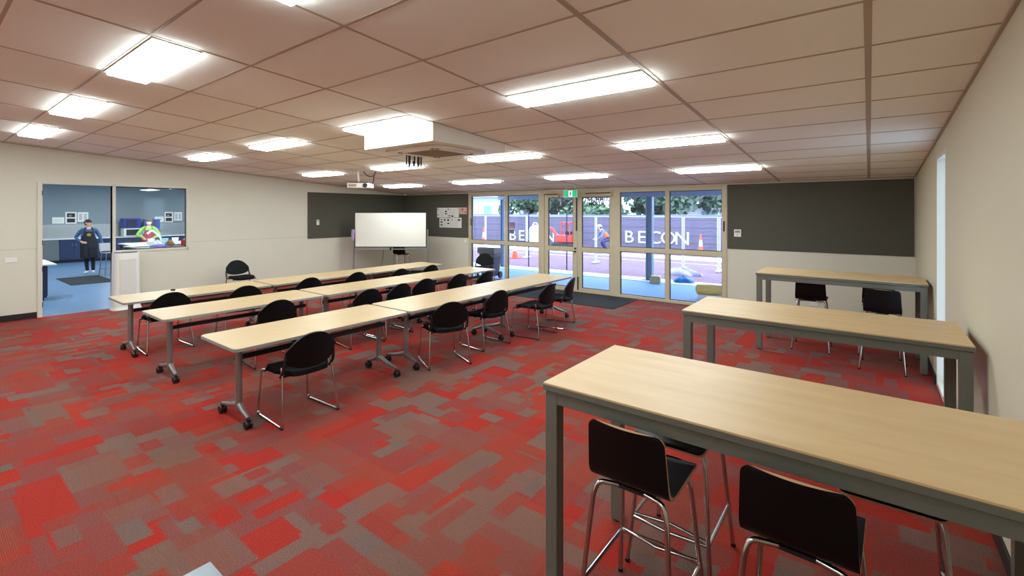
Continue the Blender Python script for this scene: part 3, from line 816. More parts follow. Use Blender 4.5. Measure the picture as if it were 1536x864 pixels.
# air purifier
ap = thing('air_purifier', 'tall white air purifier standing beside the kitchen doorway', 'air purifier', (-11.63, 2.64, 0), R(92))
def pur(z0, z1, w0, w1, d0, d1, n=1):
    m = MB(); pr_ = []
    for z, w_, d_ in ((z0, w0, d0), (z1, w1, d1)): pr_.append([(x, y, z) for x, y in rrect(w_, d_, .09, 6)])
    k = len(pr_[0]); m.add(pr_[0] + pr_[1], [tuple(reversed(range(k))), tuple(range(k, 2 * k))] + [(i, (i + 1) % k, k + (i + 1) % k, k + i) for i in range(k)])
    return m
pur(.05, 1.10, .215, .205, .145, .13).build('body', M_white, ap, True)
pur(0, .05, .235, .22, .165, .15).build('base', M_white, ap, True)
pur(1.10, 1.115, .19, .18, .115, .105).build('top_vent', M_black, ap, True)
B(-.13, .13, -.148, -.138, .12, .98).build('front_panel', mat('pale_grey_mesh', (212, 211, 203), .7), ap, bevel=.004)
MB().lathe([(.016, -.006), (.016, .004)], 14, (-.09, -.02, 1.116)).build('control_dial', M_white, ap)

# ---------------------------------------------------------------- people
def person(name, label, loc, rz, J, edges, mats, sub=2):
    """J: joint -> (x,y,z,rx,ry); edges: (a,b,material index); one continuous skinned body"""
    root = thing(name, label, 'person', loc, rz)
    names = list(J); idx = {n: i for i, n in enumerate(names)}
    me = bpy.data.meshes.new('body'); me.from_pydata([J[n][:3] for n in names], [(idx[a], idx[b]) for a, b, _ in edges], [])
    o = bpy.data.objects.new('body', me); COL.objects.link(o)
    o.modifiers.new('skin', 'SKIN')
    for i, n in enumerate(names):
        sv = me.skin_vertices[0].data[i]; sv.radius = (J[n][3], J[n][4]); sv.use_root = (n == 'pelvis')
    ss = o.modifiers.new('sub', 'SUBSURF'); ss.levels = sub; ss.render_levels = sub
    bpy.context.view_layer.update()
    bm_ = bpy.data.meshes.new_from_object(o.evaluated_get(bpy.context.evaluated_depsgraph_get()))
    bpy.data.objects.remove(o)
    bm_.materials.clear()
    for m in mats: bm_.materials.append(m)
    E_ = [(Vector(J[a][:3]), Vector(J[b][:3]), mi) for a, b, mi in edges]
    for p in bm_.polygons:
        c = p.center; best = 1e9; k = 0
        for a, b, mi in E_:
            ab = b - a; t = max(0, min(1, (c - a).dot(ab) / max(1e-9, ab.length_squared))); d = (a + ab * t - c).length
            if d < best: best = d; k = mi
        p.material_index = k; p.use_smooth = True
    bo = bpy.data.objects.new('body', bm_); COL.objects.link(bo); bo.parent = root
    return root, bo
def hand(J, E, side, wrist, d, up, mi):
    """palm and five fingers continuing from a wrist joint along direction d"""
    wv = Vector(J[wrist][:3]); d = Vector(d).normalized(); up = Vector(up).normalized(); s = d.cross(up).normalized()
    pm = wrist + '_palm'; q = wv + d * .055; J[pm] = (*q, .032, .016); E.append((wrist, pm, mi))
    for k, (off, ln) in enumerate(((-.027, .068), (-.009, .080), (.009, .076), (.027, .058))):
        a = q + d * .035 + s * off; b_ = a + d * ln * .5 + up * -.008; c = b_ + d * ln * .4 - up * .02
        na, nb, nc = (pm + str(k) + t_ for t_ in 'abc')
        J[na] = (*a, .0095, .009); J[nb] = (*b_, .0085, .008); J[nc] = (*c, .0075, .007)
        E += [(pm, na, mi), (na, nb, mi), (nb, nc, mi)]
    a = q - s * .034 * side - d * .02; b_ = a + d * .04 - s * .018 * side - up * .01
    J[pm + 't'] = (*a, .011, .010); J[pm + 'u'] = (*b_, .009, .008); E += [(pm, pm + 't', mi), (pm + 't', pm + 'u', mi)]
def ell(mb, c, rx, ry, rz, seg=14, ring=9, z0=-1., z1=1.):
    prof = []
    vs = []; fs = []
    for i in range(ring + 1):
        t = z0 + (z1 - z0) * i / ring; th = math.asin(max(-1, min(1, t)))
        for k in range(seg):
            a = 2 * math.pi * k / seg; vs.append((c[0] + rx * math.cos(th) * math.cos(a), c[1] + ry * math.cos(th) * math.sin(a), c[2] + rz * math.sin(th)))
    for i in range(ring):
        for k in range(seg): fs.append((i * seg + k, i * seg + (k + 1) % seg, (i + 1) * seg + (k + 1) % seg, (i + 1) * seg + k))
    fs += [tuple(reversed(range(seg))), tuple(ring * seg + k for k in range(seg))]
    return mb.add(vs, fs)
M_skin = mat('skin', (206, 160, 138), .55); M_hair = mat('dark_brown_hair', (38, 26, 22), .6, noise=.4, nscale=60); M_hair2 = mat('light_brown_hair', (120, 86, 52), .6, noise=.3, nscale=60)
M_denim = mat('denim_jacket', (56, 88, 128), .8, noise=.25, nscale=30); M_tee = mat('white_tee', (214, 216, 214), .8); M_trou = mat('black_trousers', (22, 22, 28), .8)
M_shoe = mat('white_shoes', (226, 226, 226), .5); M_apron = mat('black_apron', (20, 22, 34), .8); M_limet = mat('lime_green_top', (146, 214, 96), .8); M_redap = mat('red_apron', (170, 34, 40), .8)
M_mask = mat('white_face_mask', (232, 236, 240), .8); M_eye = mat('dark_eye', (24, 18, 16), .3); M_lip = mat('lip', (160, 88, 82), .5); M_gold = mat('apron_print', (150, 130, 60), .8)

def head(root, c, yaw, hairm, bun=False, mask=False):
    """face features and hair placed on a head whose centre is c, turned by yaw"""
    h_ = bpy.data.objects.new('head_features', None)
    def put(mb, name, m):
        T = Matrix.Translation(c) @ Matrix.Rotation(yaw, 4, 'Z')
        mb.v = [tuple(T @ Vector(p)) for p in mb.v]
        return mb.build(name, m, root, True)
    bpy.data.objects.remove(h_)
    for s in (-1, 1):
        put(ell(MB(), (s * .032, -.093, .008), .008, .006, .005, 10, 6), 'eye', M_eye)
        put(ell(MB(), (s * .032, -.092, .027), .014, .006, .0025, 8, 4), 'eyebrow', hairm)
        put(ell(MB(), (s * .080, .004, -.004), .012, .022, .032, 10, 6), 'ear', M_skin)
    if not mask:
        put(ell(MB(), (0, -.104, -.020), .013, .018, .024, 10, 6), 'nose', M_skin)
        put(ell(MB(), (0, -.092, -.056), .024, .010, .007, 10, 6), 'mouth', M_lip)
    else:
        mk = put(ell(MB(), (0, -.052, -.045), .068, .065, .052, 14, 9), 'face_mask', M_mask)
    hr = ell(MB(), (0, .018, .026), .086, .098, .092, 16, 10, -.15, 1)
    ell(hr, (0, .05, -.01), .080, .062, .085, 14, 8)
    if bun: ell(hr, (0, .125, .03), .04, .04, .04, 12, 8)
    put(hr, 'hair', hairm)

def std_joints(lean=0.):
    return {
     'pelvis': (0, 0, .90, .15, .115), 'waist': (0, 0, 1.05, .130, .10), 'chest': (0, .0, 1.24, .155, .115), 'upper': (0, .005, 1.36, .12, .085),
     'neck': (0, .0, 1.43, .05, .05), 'jaw': (0, -.012, 1.495, .060, .072), 'skull': (0, -.004, 1.565, .076, .092), 'crown': (0, .0, 1.625, .055, .068),
     'shL': (.165, .0, 1.345, .065, .06), 'shR': (-.165, .0, 1.345, .065, .06),
     'hipL': (.09, 0, .84, .095, .10), 'hipR': (-.09, 0, .84, .095, .10), 'knL': (.10, -.012, .47, .062, .062), 'knR': (-.10, -.012, .47, .062, .062),
     'anL': (.105, .02, .095, .042, .045), 'anR': (-.105, .02, .095, .042, .045), 'heL': (.105, .03, .045, .036, .036), 'heR': (-.105, .03, .045, .036, .036),
     'toL': (.115, -.15, .034, .040, .030), 'toR': (-.115, -.15, .034, .040, .030)}
def std_edges(top, arm, leg, shoe, skin):
    return [('pelvis', 'waist', top), ('waist', 'chest', top), ('chest', 'upper', top), ('upper', 'neck', skin), ('neck', 'jaw', skin), ('jaw', 'skull', skin), ('skull', 'crown', skin),
            ('upper', 'shL', arm), ('upper', 'shR', arm), ('shL', 'elL', arm), ('shR', 'elR', arm), ('elL', 'wrL', arm), ('elR', 'wrR', arm),
            ('pelvis', 'hipL', leg), ('pelvis', 'hipR', leg), ('hipL', 'knL', leg), ('hipR', 'knR', leg), ('knL', 'anL', leg), ('knR', 'anR', leg),
            ('anL', 'heL', shoe), ('anR', 'heR', shoe), ('heL', 'toL', shoe), ('heR', 'toR', shoe)]
def apron(root, m, z0=.50, z1=1.30, y_off=0., printm=None):
    def f(u, v):
        x = (u - .5) * 2; z = z0 + (z1 - z0) * v
        w_ = .20 if z < 1.02 else .20 - .085 * min(1, (z - 1.02) / .2)
        fr = .155 if z < 1.0 else .150 - .03 * max(0, z - 1.2)
        if z < .8: fr += .02 * math.sin(9 * x)
        return Vector((x * w_, -fr + .07 * x * x * (w_ / .2) ** 2 + y_off, z))
    a = MB().shell(f, 14, 16, .006).build('apron', m, root, True)
    MB().tube([(-.10, -.13, 1.30), (-.085, -.10, 1.40), (-.05, .02, 1.44), (.05, .02, 1.44), (.085, -.10, 1.40), (.10, -.13, 1.30)], .012, 6).build('neck_strap', m, a, True)
    if printm: ell(MB(), (0, -.156, 1.20), .05, .006, .05, 14, 6).build('print', printm, a)
    return a

J = std_joints()
J.update({'elL': (.275, .05, 1.10, .048, .048), 'wrL': (.325, -.03, .87, .034, .03), 'elR': (-.30, .05, 1.12, .048, .048), 'wrR': (-.19, -.15, 1.0, .034, .03)})
J['knR'] = (-.06, -.02, .47, .062, .062); J['anR'] = (-.03, .03, .095, .042, .045); J['heR'] = (-.03, .04, .045, .036, .036); J['toR'] = (-.10, -.13, .034, .04, .03)
E_ = std_edges(1, 0, 2, 3, 4)
hand(J, E_, 1, 'wrL', (.1, -.25, -1), (1, 0, 0), 4); hand(J, E_, -1, 'wrR', (.8, -.25, -.3), (0, -1, .2), 4)
p1, _ = person('person', 'person in denim jacket and long black apron standing in the kitchen doorway view', (-19.2, 3.45, 0), R(82), J, E_, [M_denim, M_tee, M_trou, M_shoe, M_skin])
def jacket(u, v):
    a = R(-58) + u * R(296) ; z = .98 + .37 * v
    rx = .178 - .012 * v; ry = .140 - .016 * v
    return Vector((rx * math.sin(a + math.pi) * 1.0, ry * math.cos(a + math.pi) * -1.0 * -1, z))
MB().shell(jacket, 26, 6, .012).build('jacket', M_denim, p1, True)
apron(p1, M_apron, .48, 1.30, 0, M_gold)
head(p1, (0, -.005, 1.56), R(38), M_hair, bun=True)

J = std_joints()
J.update({'elL': (.30, -.06, 1.10, .048, .048), 'wrL': (.12, -.30, 1.02, .034, .03), 'elR': (-.32, -.06, 1.12, .048, .048), 'wrR': (-.13, -.30, 1.04, .034, .03)})
E_ = std_edges(0, 0, 1, 2, 3)
hand(J, E_, 1, 'wrL', (-.3, -1, -.3), (0, -.3, 1), 3); hand(J, E_, -1, 'wrR', (.3, -1, -.3), (0, -.3, 1), 3)
p2, _ = person('person', 'person in lime green top and red apron with white mask behind the kitchen table', (-19.55, 5.06, 0), R(74), J, E_, [M_limet, M_trou, M_shoe, M_skin])
apron(p2, M_redap, .48, 1.28)
head(p2, (0, -.005, 1.56), R(4), M_hair2, mask=True)

# ---------------------------------------------------------------- kitchen beyond the left wall
KX0, KX1, KYA, KYB, KZ = -24.4, XL - WT, -1.0, 9.6, 2.99
M_kfloor = mat('blue_vinyl_floor', (80, 112, 146), .35, noise=.05, nscale=3); M_kwall = mat('grey_kitchen_wall', (126, 138, 144), .5)
M_stain = mat('stainless_steel', (170, 174, 176), .3, 1.0, noise=.08, nscale=3, stretch=(1, 6, .2)); M_kblue = mat('dark_blue_cabinet', (26, 42, 78), .4)
M_kgrey = mat('grey_appliance', (92, 100, 102), .4); M_crate = mat('blue_plastic_crate', (18, 52, 150), .4); M_crated = mat('dark_blue_crate_end', (16, 26, 62), .5); M_worktop = mat('pale_worktop', (206, 212, 216), .35)
tag(B(KX0, KX1 + WT + .02, KYA, KYB, -.1, -.002).build('floor', M_kfloor), 'shiny blue vinyl floor of the kitchen', 'floor', kind='structure')
tag(B(KX0 - .1, KX0, KYA, KYB, -.1, KZ).build('wall_kitchen', M_kwall), 'grey back wall of the kitchen with posters', 'wall', kind='structure')
tag(B(KX0, KX1, KYA - .1, KYA, -.1, KZ).build('wall_kitchen_left', M_kwall), 'grey side wall of the kitchen out of view', 'wall', kind='structure')
tag(B(KX0, KX1, KYB, KYB + .1, -.1, KZ).build('wall_kitchen_right', M_kwall), 'grey side wall of the kitchen behind the pinboard wall', 'wall', kind='structure')
tag(B(KX0 - .1, KX1, KYA - .1, KYB + .1, KZ, KZ + .1).build('ceiling', M_tile), 'flat kitchen ceiling', 'ceiling', kind='structure')
n = 0
for x in (-21.5, -17.5, -13.8):
    for y in (1.4, 5.0, 8.2):
        r = thing('kitchen_ceiling_light', 'kitchen ceiling light panel, %s, %s' % ({-21.5: 'near the splashback', -17.5: 'above the work tables', -13.8: 'just inside the kitchen window'}[x], {1.4: 'doorway side', 5.0: 'centre', 8.2: 'far side'}[y]), 'ceiling light', (x, y, KZ - .02), 0, 'kitchen ceiling lights')
        B(-.15, .15, -.6, .6, .004, .02).build('frame', M_offw, r); B(-.14, .14, -.59, .59, 0, .006).build('diffuser', M_klamp, r)
tag(B(KX0, KX0 + .008, KYA, KYB, .90, 1.42).build('splashback', M_stain), 'brushed stainless steel splashback along the kitchen back wall', 'splashback', kind='structure')
cabs = [(-.9, 1.0, 'g'), (1.0, 2.3, 'b'), (2.3, 3.45, 'g'), (3.45, 4.25, 'b'), (4.25, 5.05, 'b'), (5.05, 5.85, 'b'), (5.85, 6.65, 'b'), (6.65, 7.45, 'b'), (7.45, 8.25, 'b'), (8.25, 9.5, 'b')]
pl = ['out of view by the side wall', 'hidden behind the door frame', 'left of the blue cabinet under the posters', 'seen behind the person in the denim jacket', 'behind the grey kitchen stool', 'below the microwave', 'below the second blue crate', 'behind the person in green', 'seen at the right of the kitchen window', 'past the edge of the kitchen window']
for (a, c, k), lb in zip(cabs, pl):
    r = thing('kitchen_cabinet', '%s base cabinet %s' % ('dark blue' if k == 'b' else 'grey steel', lb), 'cabinet', (KX0, (a + c) / 2, 0), 0, 'kitchen base cabinets')
    w_ = (c - a) / 2 - .004; m = M_kblue if k == 'b' else M_kgrey
    B(.01, .66, -w_, w_, .1, .87).build('body', m, r); B(.06, .60, -w_, w_, 0, .1).build('plinth', M_alud, r)
    for s in (-1, 1):
        d = B(.66, .68, min(0, s * w_) + .004, max(0, s * w_) - .004, .12, .86).build('door', m, r)
        MB().tube([(.70, s * .05, .60), (.70, s * .05, .75)], .006, 6).build('handle', M_steel, d)
tag(B(KX0 + .01, KX0 + .72, KYA + .05, KYB - .05, .872, .90).build('worktop', M_worktop, bevel=.004), 'long pale kitchen worktop against the splashback', 'worktop')
def poster(y0, y1, z0, z1, kind, label):
    r = thing('kitchen_poster', label, 'poster', (KX0 + .010, y0, z0), R(90), 'posters on the kitchen wall')
    w_, h_ = y1 - y0, z1 - z0
    f = B(0, w_, -.008, -.001, 0, h_).build('sheet', M_white, r)
    pk = MB()
    if kind == 'photo':
        for q in (.10, .55): pk.box(.14 * w_, .86 * w_, -.0095, -.008, q * h_, (q + .34) * h_)
        pk.build('print', M_ink, f)
        B(.30 * w_, .55 * w_, -.0105, -.0095, .62 * h_, .74 * h_).build('photo_detail', M_inkl, f)
    elif kind == 'cols':
        for q in (.12, .57):
            for k in range(6): pk.box(q * w_, (q + .30) * w_, -.0095, -.008, (.18 + k * .115) * h_, (.25 + k * .115) * h_)
        pk.build('print', M_inkl, f)
    else:
        for k in range(3): pk.box(.1 * w_, .85 * w_, -.0095, -.008, (.25 + k * .2) * h_, (.28 + k * .2) * h_)
        pk.build('print', M_inkl, f)
for s, (a, b_, c) in (('left', ((3.35, 3.68), (3.71, 4.03), (4.06, 4.37))), ('right', ((6.52, 6.84), (6.87, 7.18), (7.22, 7.52)))):
    wh = 'seen through the kitchen doorway' if s == 'left' else 'seen through the kitchen window'
    poster(a[0], a[1], 1.46, 1.70, 'text', 'low plain white poster %s' % wh)
    poster(b_[0], b_[1], 1.45, 1.90, 'photo', 'tall poster with two dark photographs %s' % wh)
    poster(c[0], c[1], 1.52, 1.89, 'cols', 'poster with columns of grey print %s' % wh)
mw = thing('microwave', 'white microwave oven with dark door on the kitchen worktop', 'microwave', (-24.0, 5.66, .902), R(90))
B(-.33, .33, -.24, .22, .012, .33).build('body', M_offw, mw, bevel=.006); B(-.25, .20, -.256, -.24, .05, .29).build('door', M_black, mw, bevel=.004)
B(.22, .31, -.245, -.24, .05, .29).build('control_panel', M_inkl, mw); B(-.3, .3, -.2, .2, 0, .013).build('feet', M_black, mw)
def crate(loc, rz, label):
    r = thing('plastic_crate', label, 'crate', loc, rz, 'blue plastic crates')
    b_ = MB(); w_, d_, h_ = .27, .20, .40
    b_.box(-w_, w_, -d_, d_, 0, .012)
    b_.box(-w_, w_, -d_, -d_ + .012, .012, h_).box(-w_, w_, d_ - .012, d_, .012, h_).box(-w_, -w_ + .012, -d_ + .012, d_ - .012, .012, h_).box(w_ - .012, w_, -d_ + .012, d_ - .012, .012, h_)
    b_.build('tub', M_crate, r)
    t = MB(); frame_rect(t, -w_ - .02, w_ + .02, -.0, .03, .0001, 0, 0.0001)
    rm = MB(); rm.box(-w_ - .02, w_ + .02, -d_ - .02, -d_, h_ - .03, h_).box(-w_ - .02, w_ + .02, d_, d_ + .02, h_ - .03, h_).box(-w_ - .02, -w_, -d_, d_, h_ - .03, h_).box(w_, w_ + .02, -d_, d_, h_ - .03, h_)
    rm.build('rim', M_crate, r); B(-w_ + .04, w_ * .55, -d_ - .006, -d_, .04, h_ - .05).build('end_panel', M_crated, r)
crate((-24.0, 5.60, 1.234), R(96), 'blue plastic crate standing on top of the microwave')
sb = thing('storage_box', 'grey steel box under the second blue crate on the worktop', 'box', (-24.0, 6.3, .902), R(90))
B(-.28, .28, -.22, .22, 0, .29).build('body', M_stain, sb, bevel=.006); B(-.26, .26, -.225, -.22, .02, .27).build('front', M_kgrey, sb)
crate((-24.0, 6.3, 1.194), R(80), 'blue plastic crate behind the head of the person in green')
def ktable(label, x0, x1, y0, y1, tm):
    r = thing('kitchen_table', label, 'table', ((x0 + x1) / 2, (y0 + y1) / 2, 0), 0, 'kitchen work tables')
    a, c = (x1 - x0) / 2, (y1 - y0) / 2
    B(-a, a, -c, c, .87, .90).build('tabletop', tm, r, bevel=.004); t = MB(); t.box(-a + .03, a - .03, -c + .03, c - .03, .80, .87); t.build('apron', M_trou, r)
    for sx in (-1, 1):
        for sy in (-1, 1): B(sx * (a - .06) - .03, sx * (a - .06) + .03, sy * (c - .06) - .03, sy * (c - .06) + .03, 0, .80).build('leg', M_kblue, r)
    B(-a + .08, a - .08, -c + .08, c - .08, .25, .27).build('shelf', M_kgrey, r)
ktable('dark edged kitchen work table nearest the kitchen window', -17.3, -15.9, 3.86, 5.85, mat('dark_table_top', (44, 48, 56), .35))
ktable('pale topped kitchen work table in front of the person in green', -19.05, -17.45, 4.12, 6.2, M_worktop)
# things on the kitchen tables
def item(name, label, cat, mb, m, loc, rz=0, smooth=False): return tag(mb.build(name, m, None, smooth, loc=loc, rot=(0, 0, rz)), label, cat)
item('paper_stack', 'flat white papers on the dark kitchen table', 'papers', MB().box(-.2, .2, -.28, .28, 0, .012).box(-.15, .22, -.25, .22, .012, .02), M_paper, (-16.85, 4.12, .902), R(20))
tr_ = thing('serving_tray', 'clear plastic tub with folded film beside the papers on the dark kitchen table', 'tub', (-16.95, 4.55, .902), R(15))
b_ = MB(); b_.box(-.2, .2, -.14, .14, 0, .01).box(-.2, .2, -.14, -.13, .01, .12).box(-.2, .2, .13, .14, .01, .12).box(-.2, -.19, -.13, .13, .01, .12).box(.19, .2, -.13, .13, .01, .12); b_.build('tub', M_worktop, tr_); B(-.18, .18, -.12, .12, .01, .05).build('contents', M_inkl, tr_)
def lump(seed, a, c, h_):
    rnd = random.Random(seed); ph = [rnd.random() * 6 for _ in range(6)]
    def f(u, v):
        an = u * 2 * math.pi; r_ = math.sin(math.pi * .5 * (1 - v)) ** .6 * (1 + .16 * math.sin(3 * an + ph[0]) + .1 * math.sin(5 * an + ph[1] + 3 * v))
        return Vector((a * r_ * math.cos(an), c * r_ * math.sin(an), .004 + h_ * v * (1 + .12 * math.sin(4 * an + ph[2]))))
    return MB().shell(f, 24, 8, .006)
item('dish_cloth', 'crumpled purple cloth at the front edge of the dark kitchen table', 'cloth', lump(3, .14, .20, .07), mat('purple_cloth', (96, 76, 160), .8), (-16.10, 4.42, .902), 0, True)
for k, (x, y, m, lb) in enumerate([(-16.45, 4.46, M_tee, 'white bread bag on the dark kitchen table beside the purple cloth'), (-16.4, 4.76, mat('brown_bag', (120, 84, 60), .7), 'brown paper bag on the dark kitchen table')]):
    item('food_bag', lb, 'bag', lump(8 + k, .12, .12, .17), m, (x, y, .902), .5 * k, True)
for k, (x, y, m, lb) in enumerate([(-18.0, 4.72, M_white, 'white tub in front of the person in green'), (-17.9, 5.05, mat('teal_tub', (130, 186, 196), .5), 'teal tub on the pale kitchen table'), (-18.2, 5.42, M_white, 'white canister on the pale kitchen table right of the person in green'), (-18.0, 5.75, mat('tan_box', (190, 166, 120), .7), 'tan carton at the right end of the pale kitchen table')]):
    item('food_tub', lb, 'tub', MB().lathe([(.075, 0), (.09, .13), (.095, .135), (.095, .155), (.02, .16)], 18) if k != 3 else MB().box(-.1, .1, -.12, .12, 0, .12).box(-.09, .09, -.11, .11, .12, .13), m, (x, y, .902), 0, k != 3)
item('spray_arm', 'tall white curved tap-like arm in front of the person in green', 'mixer', MB().tube(bez([(0, -.22, .30), (0, -.10, .42), (0, .10, .22), (0, .18, .02)], 5, .08), .03, 8).lathe([(.09, 0), (.09, .02)], 14, (0, .18, 0)), M_white, (-18.35, 4.93, .902), 0, True)
item('red_container', 'red container at the front of the dark kitchen table', 'container', MB().lathe([(.07, 0), (.08, .10), (.085, .16), (.05, .17)], 16), M_redap, (-16.2, 5.05, .902), 0, True)
for k, y in enumerate((5.2, 5.38, 5.56)):
    item('drinking_glass', 'small dark cup on the dark kitchen table, %s' % ('nearest the red container', 'middle of three', 'furthest from the red container')[k], 'cup', MB().lathe([(.03, 0), (.036, .09), (.032, .09), (.027, .01)], 14), M_inkl if k % 2 else M_alud, (-16.3, y, .902), 0, True)
tag(MB().prism(rrect(1.0, .46, .03), 0, .008).build('kitchen_mat', M_mat, None, loc=(-17.35, 3.05, .0)), 'dark rubber mat on the blue kitchen floor', 'mat')
ks = thing('kitchen_stool', 'grey metal stool with backrest standing at the kitchen table', 'stool', (-18.15, 3.74, .0), R(10))
for sx in (-1, 1):
    for sy in (-1, 1):
        MB().tube([(sx * .14, sy * .14, .66), (sx * .19, sy * .19, 0)], .013, 8).build('leg', M_steel, ks, True)
B(-.17, .17, -.17, .17, .66, .685).build('seat', M_steel, ks, bevel=.008)
def kb(u, v): return Vector((-.17 - .05 * v, (u - .5) * .36, .72 + .24 * v))
MB().shell(kb, 6, 4, .012).build('backrest', M_steel, ks)
for s in (-1, 1): MB().tube([(-.16, s * .15, .67), (-.215, s * .15, .94)], .011, 8).build('back_post', M_steel, ks)
fr_ = MB()
for q in ((-1, -1, 1, -1), (1, -1, 1, 1), (1, 1, -1, 1), (-1, 1, -1, -1)): fr_.tube([(q[0] * .175, q[1] * .175, .2), (q[2] * .175, q[3] * .175, .2)], .009, 6)
fr_.build('foot_ring', M_steel, ks)
sc = thing('kitchen_cabinet', 'low dark blue cabinet with white top just inside the kitchen doorway', 'cabinet', (-14.4, 1.42, 0), 0)
B(-.9, .42, -.55, .42, .06, .755).build('body', M_kblue, sc); B(-.85, .38, -.5, .38, 0, .06).build('plinth', M_alud, sc); B(-.95, .5, -.6, .56, .755, .785).build('top', M_worktop, sc, bevel=.005)
dd = B(-.85, .38, .42, .436, .1, .74).build('door', M_kblue, sc); MB().tube([(-.1, .452, .6), (.1, .452, .6)], .007, 6).build('handle', M_steel, dd)
tag(MB().prism(rrect(.2, .14, .03), 0, .03).build('cutting_board', M_black, None, loc=(-14.5, 1.66, .787)), 'flat black tray on the low white topped cabinet', 'tray')
jg = thing('paper_holder', 'white folded paper stand on the low kitchen cabinet', 'holder', (-14.9, 1.72, .787), R(20))
MB().shell(lambda u, v: Vector(((u - .5) * .3, .10 * v ** 2, .34 * v)), 4, 5, .006).build('sheet', M_paper, jg); B(-.15, .15, -.05, .07, 0, .012).build('base', M_white, jg)

# ---------------------------------------------------------------- outdoors
M_deck = mat('blue_grey_deck', (98, 140, 184), .6, noise=.06, nscale=3); M_kerb = mat('pale_concrete', (212, 214, 214), .8, noise=.08, nscale=4)
M_red = mat('red_gravel', (126, 96, 110), .95, noise=.35, nscale=5, bump=.3, bscale=40); M_ver = mat('blue_grey_steelwork', (138, 152, 172), .5)
M_paling = mat('mauve_paling', (108, 98, 118), .8, noise=.4, nscale=5, stretch=(.5, 1, 3)); M_pipe = mat('white_galvanised_pipe', (214, 220, 226), .4)
M_cone = mat('orange_cone', (236, 96, 66), .5); M_exc = mat('red_digger_paint', (206, 60, 52), .4); M_vest = mat('orange_vest', (238, 120, 60), .7)
GZ = -.03
tag(B(-16, XR + 4, YF + WT, 12.5, -.2, GZ).build('deck_outside', M_deck), 'blue-grey paving under the verandah outside the doors', 'paving', kind='structure')
tag(B(-22, 8, 12.5, 13.2, -.2, GZ + .012).build('kerb_outside', M_kerb), 'pale concrete kerb along the outer edge of the paving', 'kerb', kind='structure')
tag(B(-60, 40, 13.2, 70, -.25, GZ - .02).build('ground_outside', M_red), 'dusty red-mauve ground of the building site', 'ground', kind='structure')
tag(B(-22, 8, 19.2, 20.6, -.2, GZ - .005).build('site_path', M_kerb), 'pale concrete strip across the building site', 'path', kind='structure')
tag(B(-10.4, XR + 4, YF + WT, 13.1, 2.58, 2.66).build('verandah_roof', M_ver), 'blue-grey verandah roof over the paving', 'roof', kind='structure')
tag(B(-10.4, XR + 4, 12.72, 12.88, 2.33, 2.58).build('verandah_beam', M_ver), 'blue-grey steel beam along the verandah edge', 'beam', kind='structure')
for x, lb in ((-10.2, 'blue-grey steel verandah column seen through the left window'), (-4.92, 'blue-grey steel verandah column seen through the right window'), (.6, 'blue-grey steel verandah column hidden behind the right pinboard')):
    r = thing('verandah_column', lb, 'column', (x, 12.8, GZ), 0, 'verandah columns')
    t = MB().box(-.09, .09, -.012, .012, .012, 2.36).box(-.09, -.075, -.08, .08, .012, 2.36).box(.075, .09, -.08, .08, .012, 2.36); t.build('shaft', M_ver, r); B(-.15, .15, -.15, .15, .012, .026).build('base_plate', M_steel, r)
# paling fence of horizontal boards with posts and the site sign letters
pf = thing('paling_fence', 'long mauve-grey board fence at the back of the building site', 'fence', (-9, 23.6, GZ))
bd = B(-15, 15, -.02, .0, .0, .203).mesh('board', M_paling)
for k in range(9): inst(bd, 'board', pf, (0, .018 * (k % 2), k * .192))
po = B(-.05, .05, .02, .10, 0, 1.74).mesh('post', M_paling)
for k in range(13): inst(po, 'post', pf, (-15 + 2.5 * k, .01, 0))
B(-15, 15, -.05, .06, 1.73, 1.78).build('capping', mat('fence_capping', (120, 140, 160), .6), pf)
def site_sign(x0, x1, z, txt, size, label):
    r = thing('fence_sign', label, 'sign', ((x0 + x1) / 2, 23.565, z), 0)
    n_ = len(txt)
    for k, ch in enumerate(txt):
        me = text_mesh(ch, size, .008); me.materials.append(M_pipe)
        o_ = inst(me, 'letter', r, ((k - (n_ - 1) / 2) * (x1 - x0) / n_, 0, 0), (R(90), 0, 0)); o_.scale = (1.12, 1, 1)
site_sign(-10.55, -7.05, .27, 'BECON', .92, 'large white letters BECON on the fence seen through the right window')
site_sign(-18.4, -14.9, .12, 'BECON', .92, 'large white letters BECON on the fence seen through the left window')
# temporary pipe fence
xs = [-16.6, -13.8, -11.5, -8.26, -4.99, -3.86, -1.4, 1.2]
for a, c in zip(xs[:-1], xs[1:]):
    r = thing('temporary_fence', 'white pipe fence panel on the site, between x-posts', 'fence', (a, 16.0, GZ), 0, 'white pipe fence panels')
    L_ = c - a
    for x in (.03, L_ - .03): MB().tube([(x, 0, 0), (x, 0, 1.78)], .019, 8).build('post', M_pipe, r, True)
    for z in (.19, 1.76): MB().tube([(.03, 0, z), (L_ - .03, 0, z)], .014, 8).build('rail', M_pipe, r, True)
    for x in (.03, L_ - .03): B(x - .022, x + .022, -.25, .25, 0, .05).build('foot_block', M_kerb, r)
tfl = ['leftmost white pipe fence panel, mostly hidden by the wheelie bin', 'white pipe fence panel behind the left window, left of the cone', 'white pipe fence panel beyond the mullion of the left window', 'white pipe fence panel beyond the left door leaf', 'narrow white pipe fence panel beyond the right window', 'white pipe fence panel at the right edge of the right window', 'white pipe fence panel hidden by the right pinboard']
tfl = ['leftmost white pipe fence panel on the site', 'white pipe fence panel seen through the left half of the left window', 'white pipe fence panel seen between left window and left door leaf', 'widest white pipe fence panel seen past the glazed doors', 'narrowest white pipe fence panel at the right of the right window', 'white pipe fence panel at the outer right edge of the right window', 'white pipe fence panel hidden behind the right pinboard wall']
for o, lb in zip([o for o in bpy.data.objects if o.name.startswith('temporary_fence')], tfl): o['label'] = lb
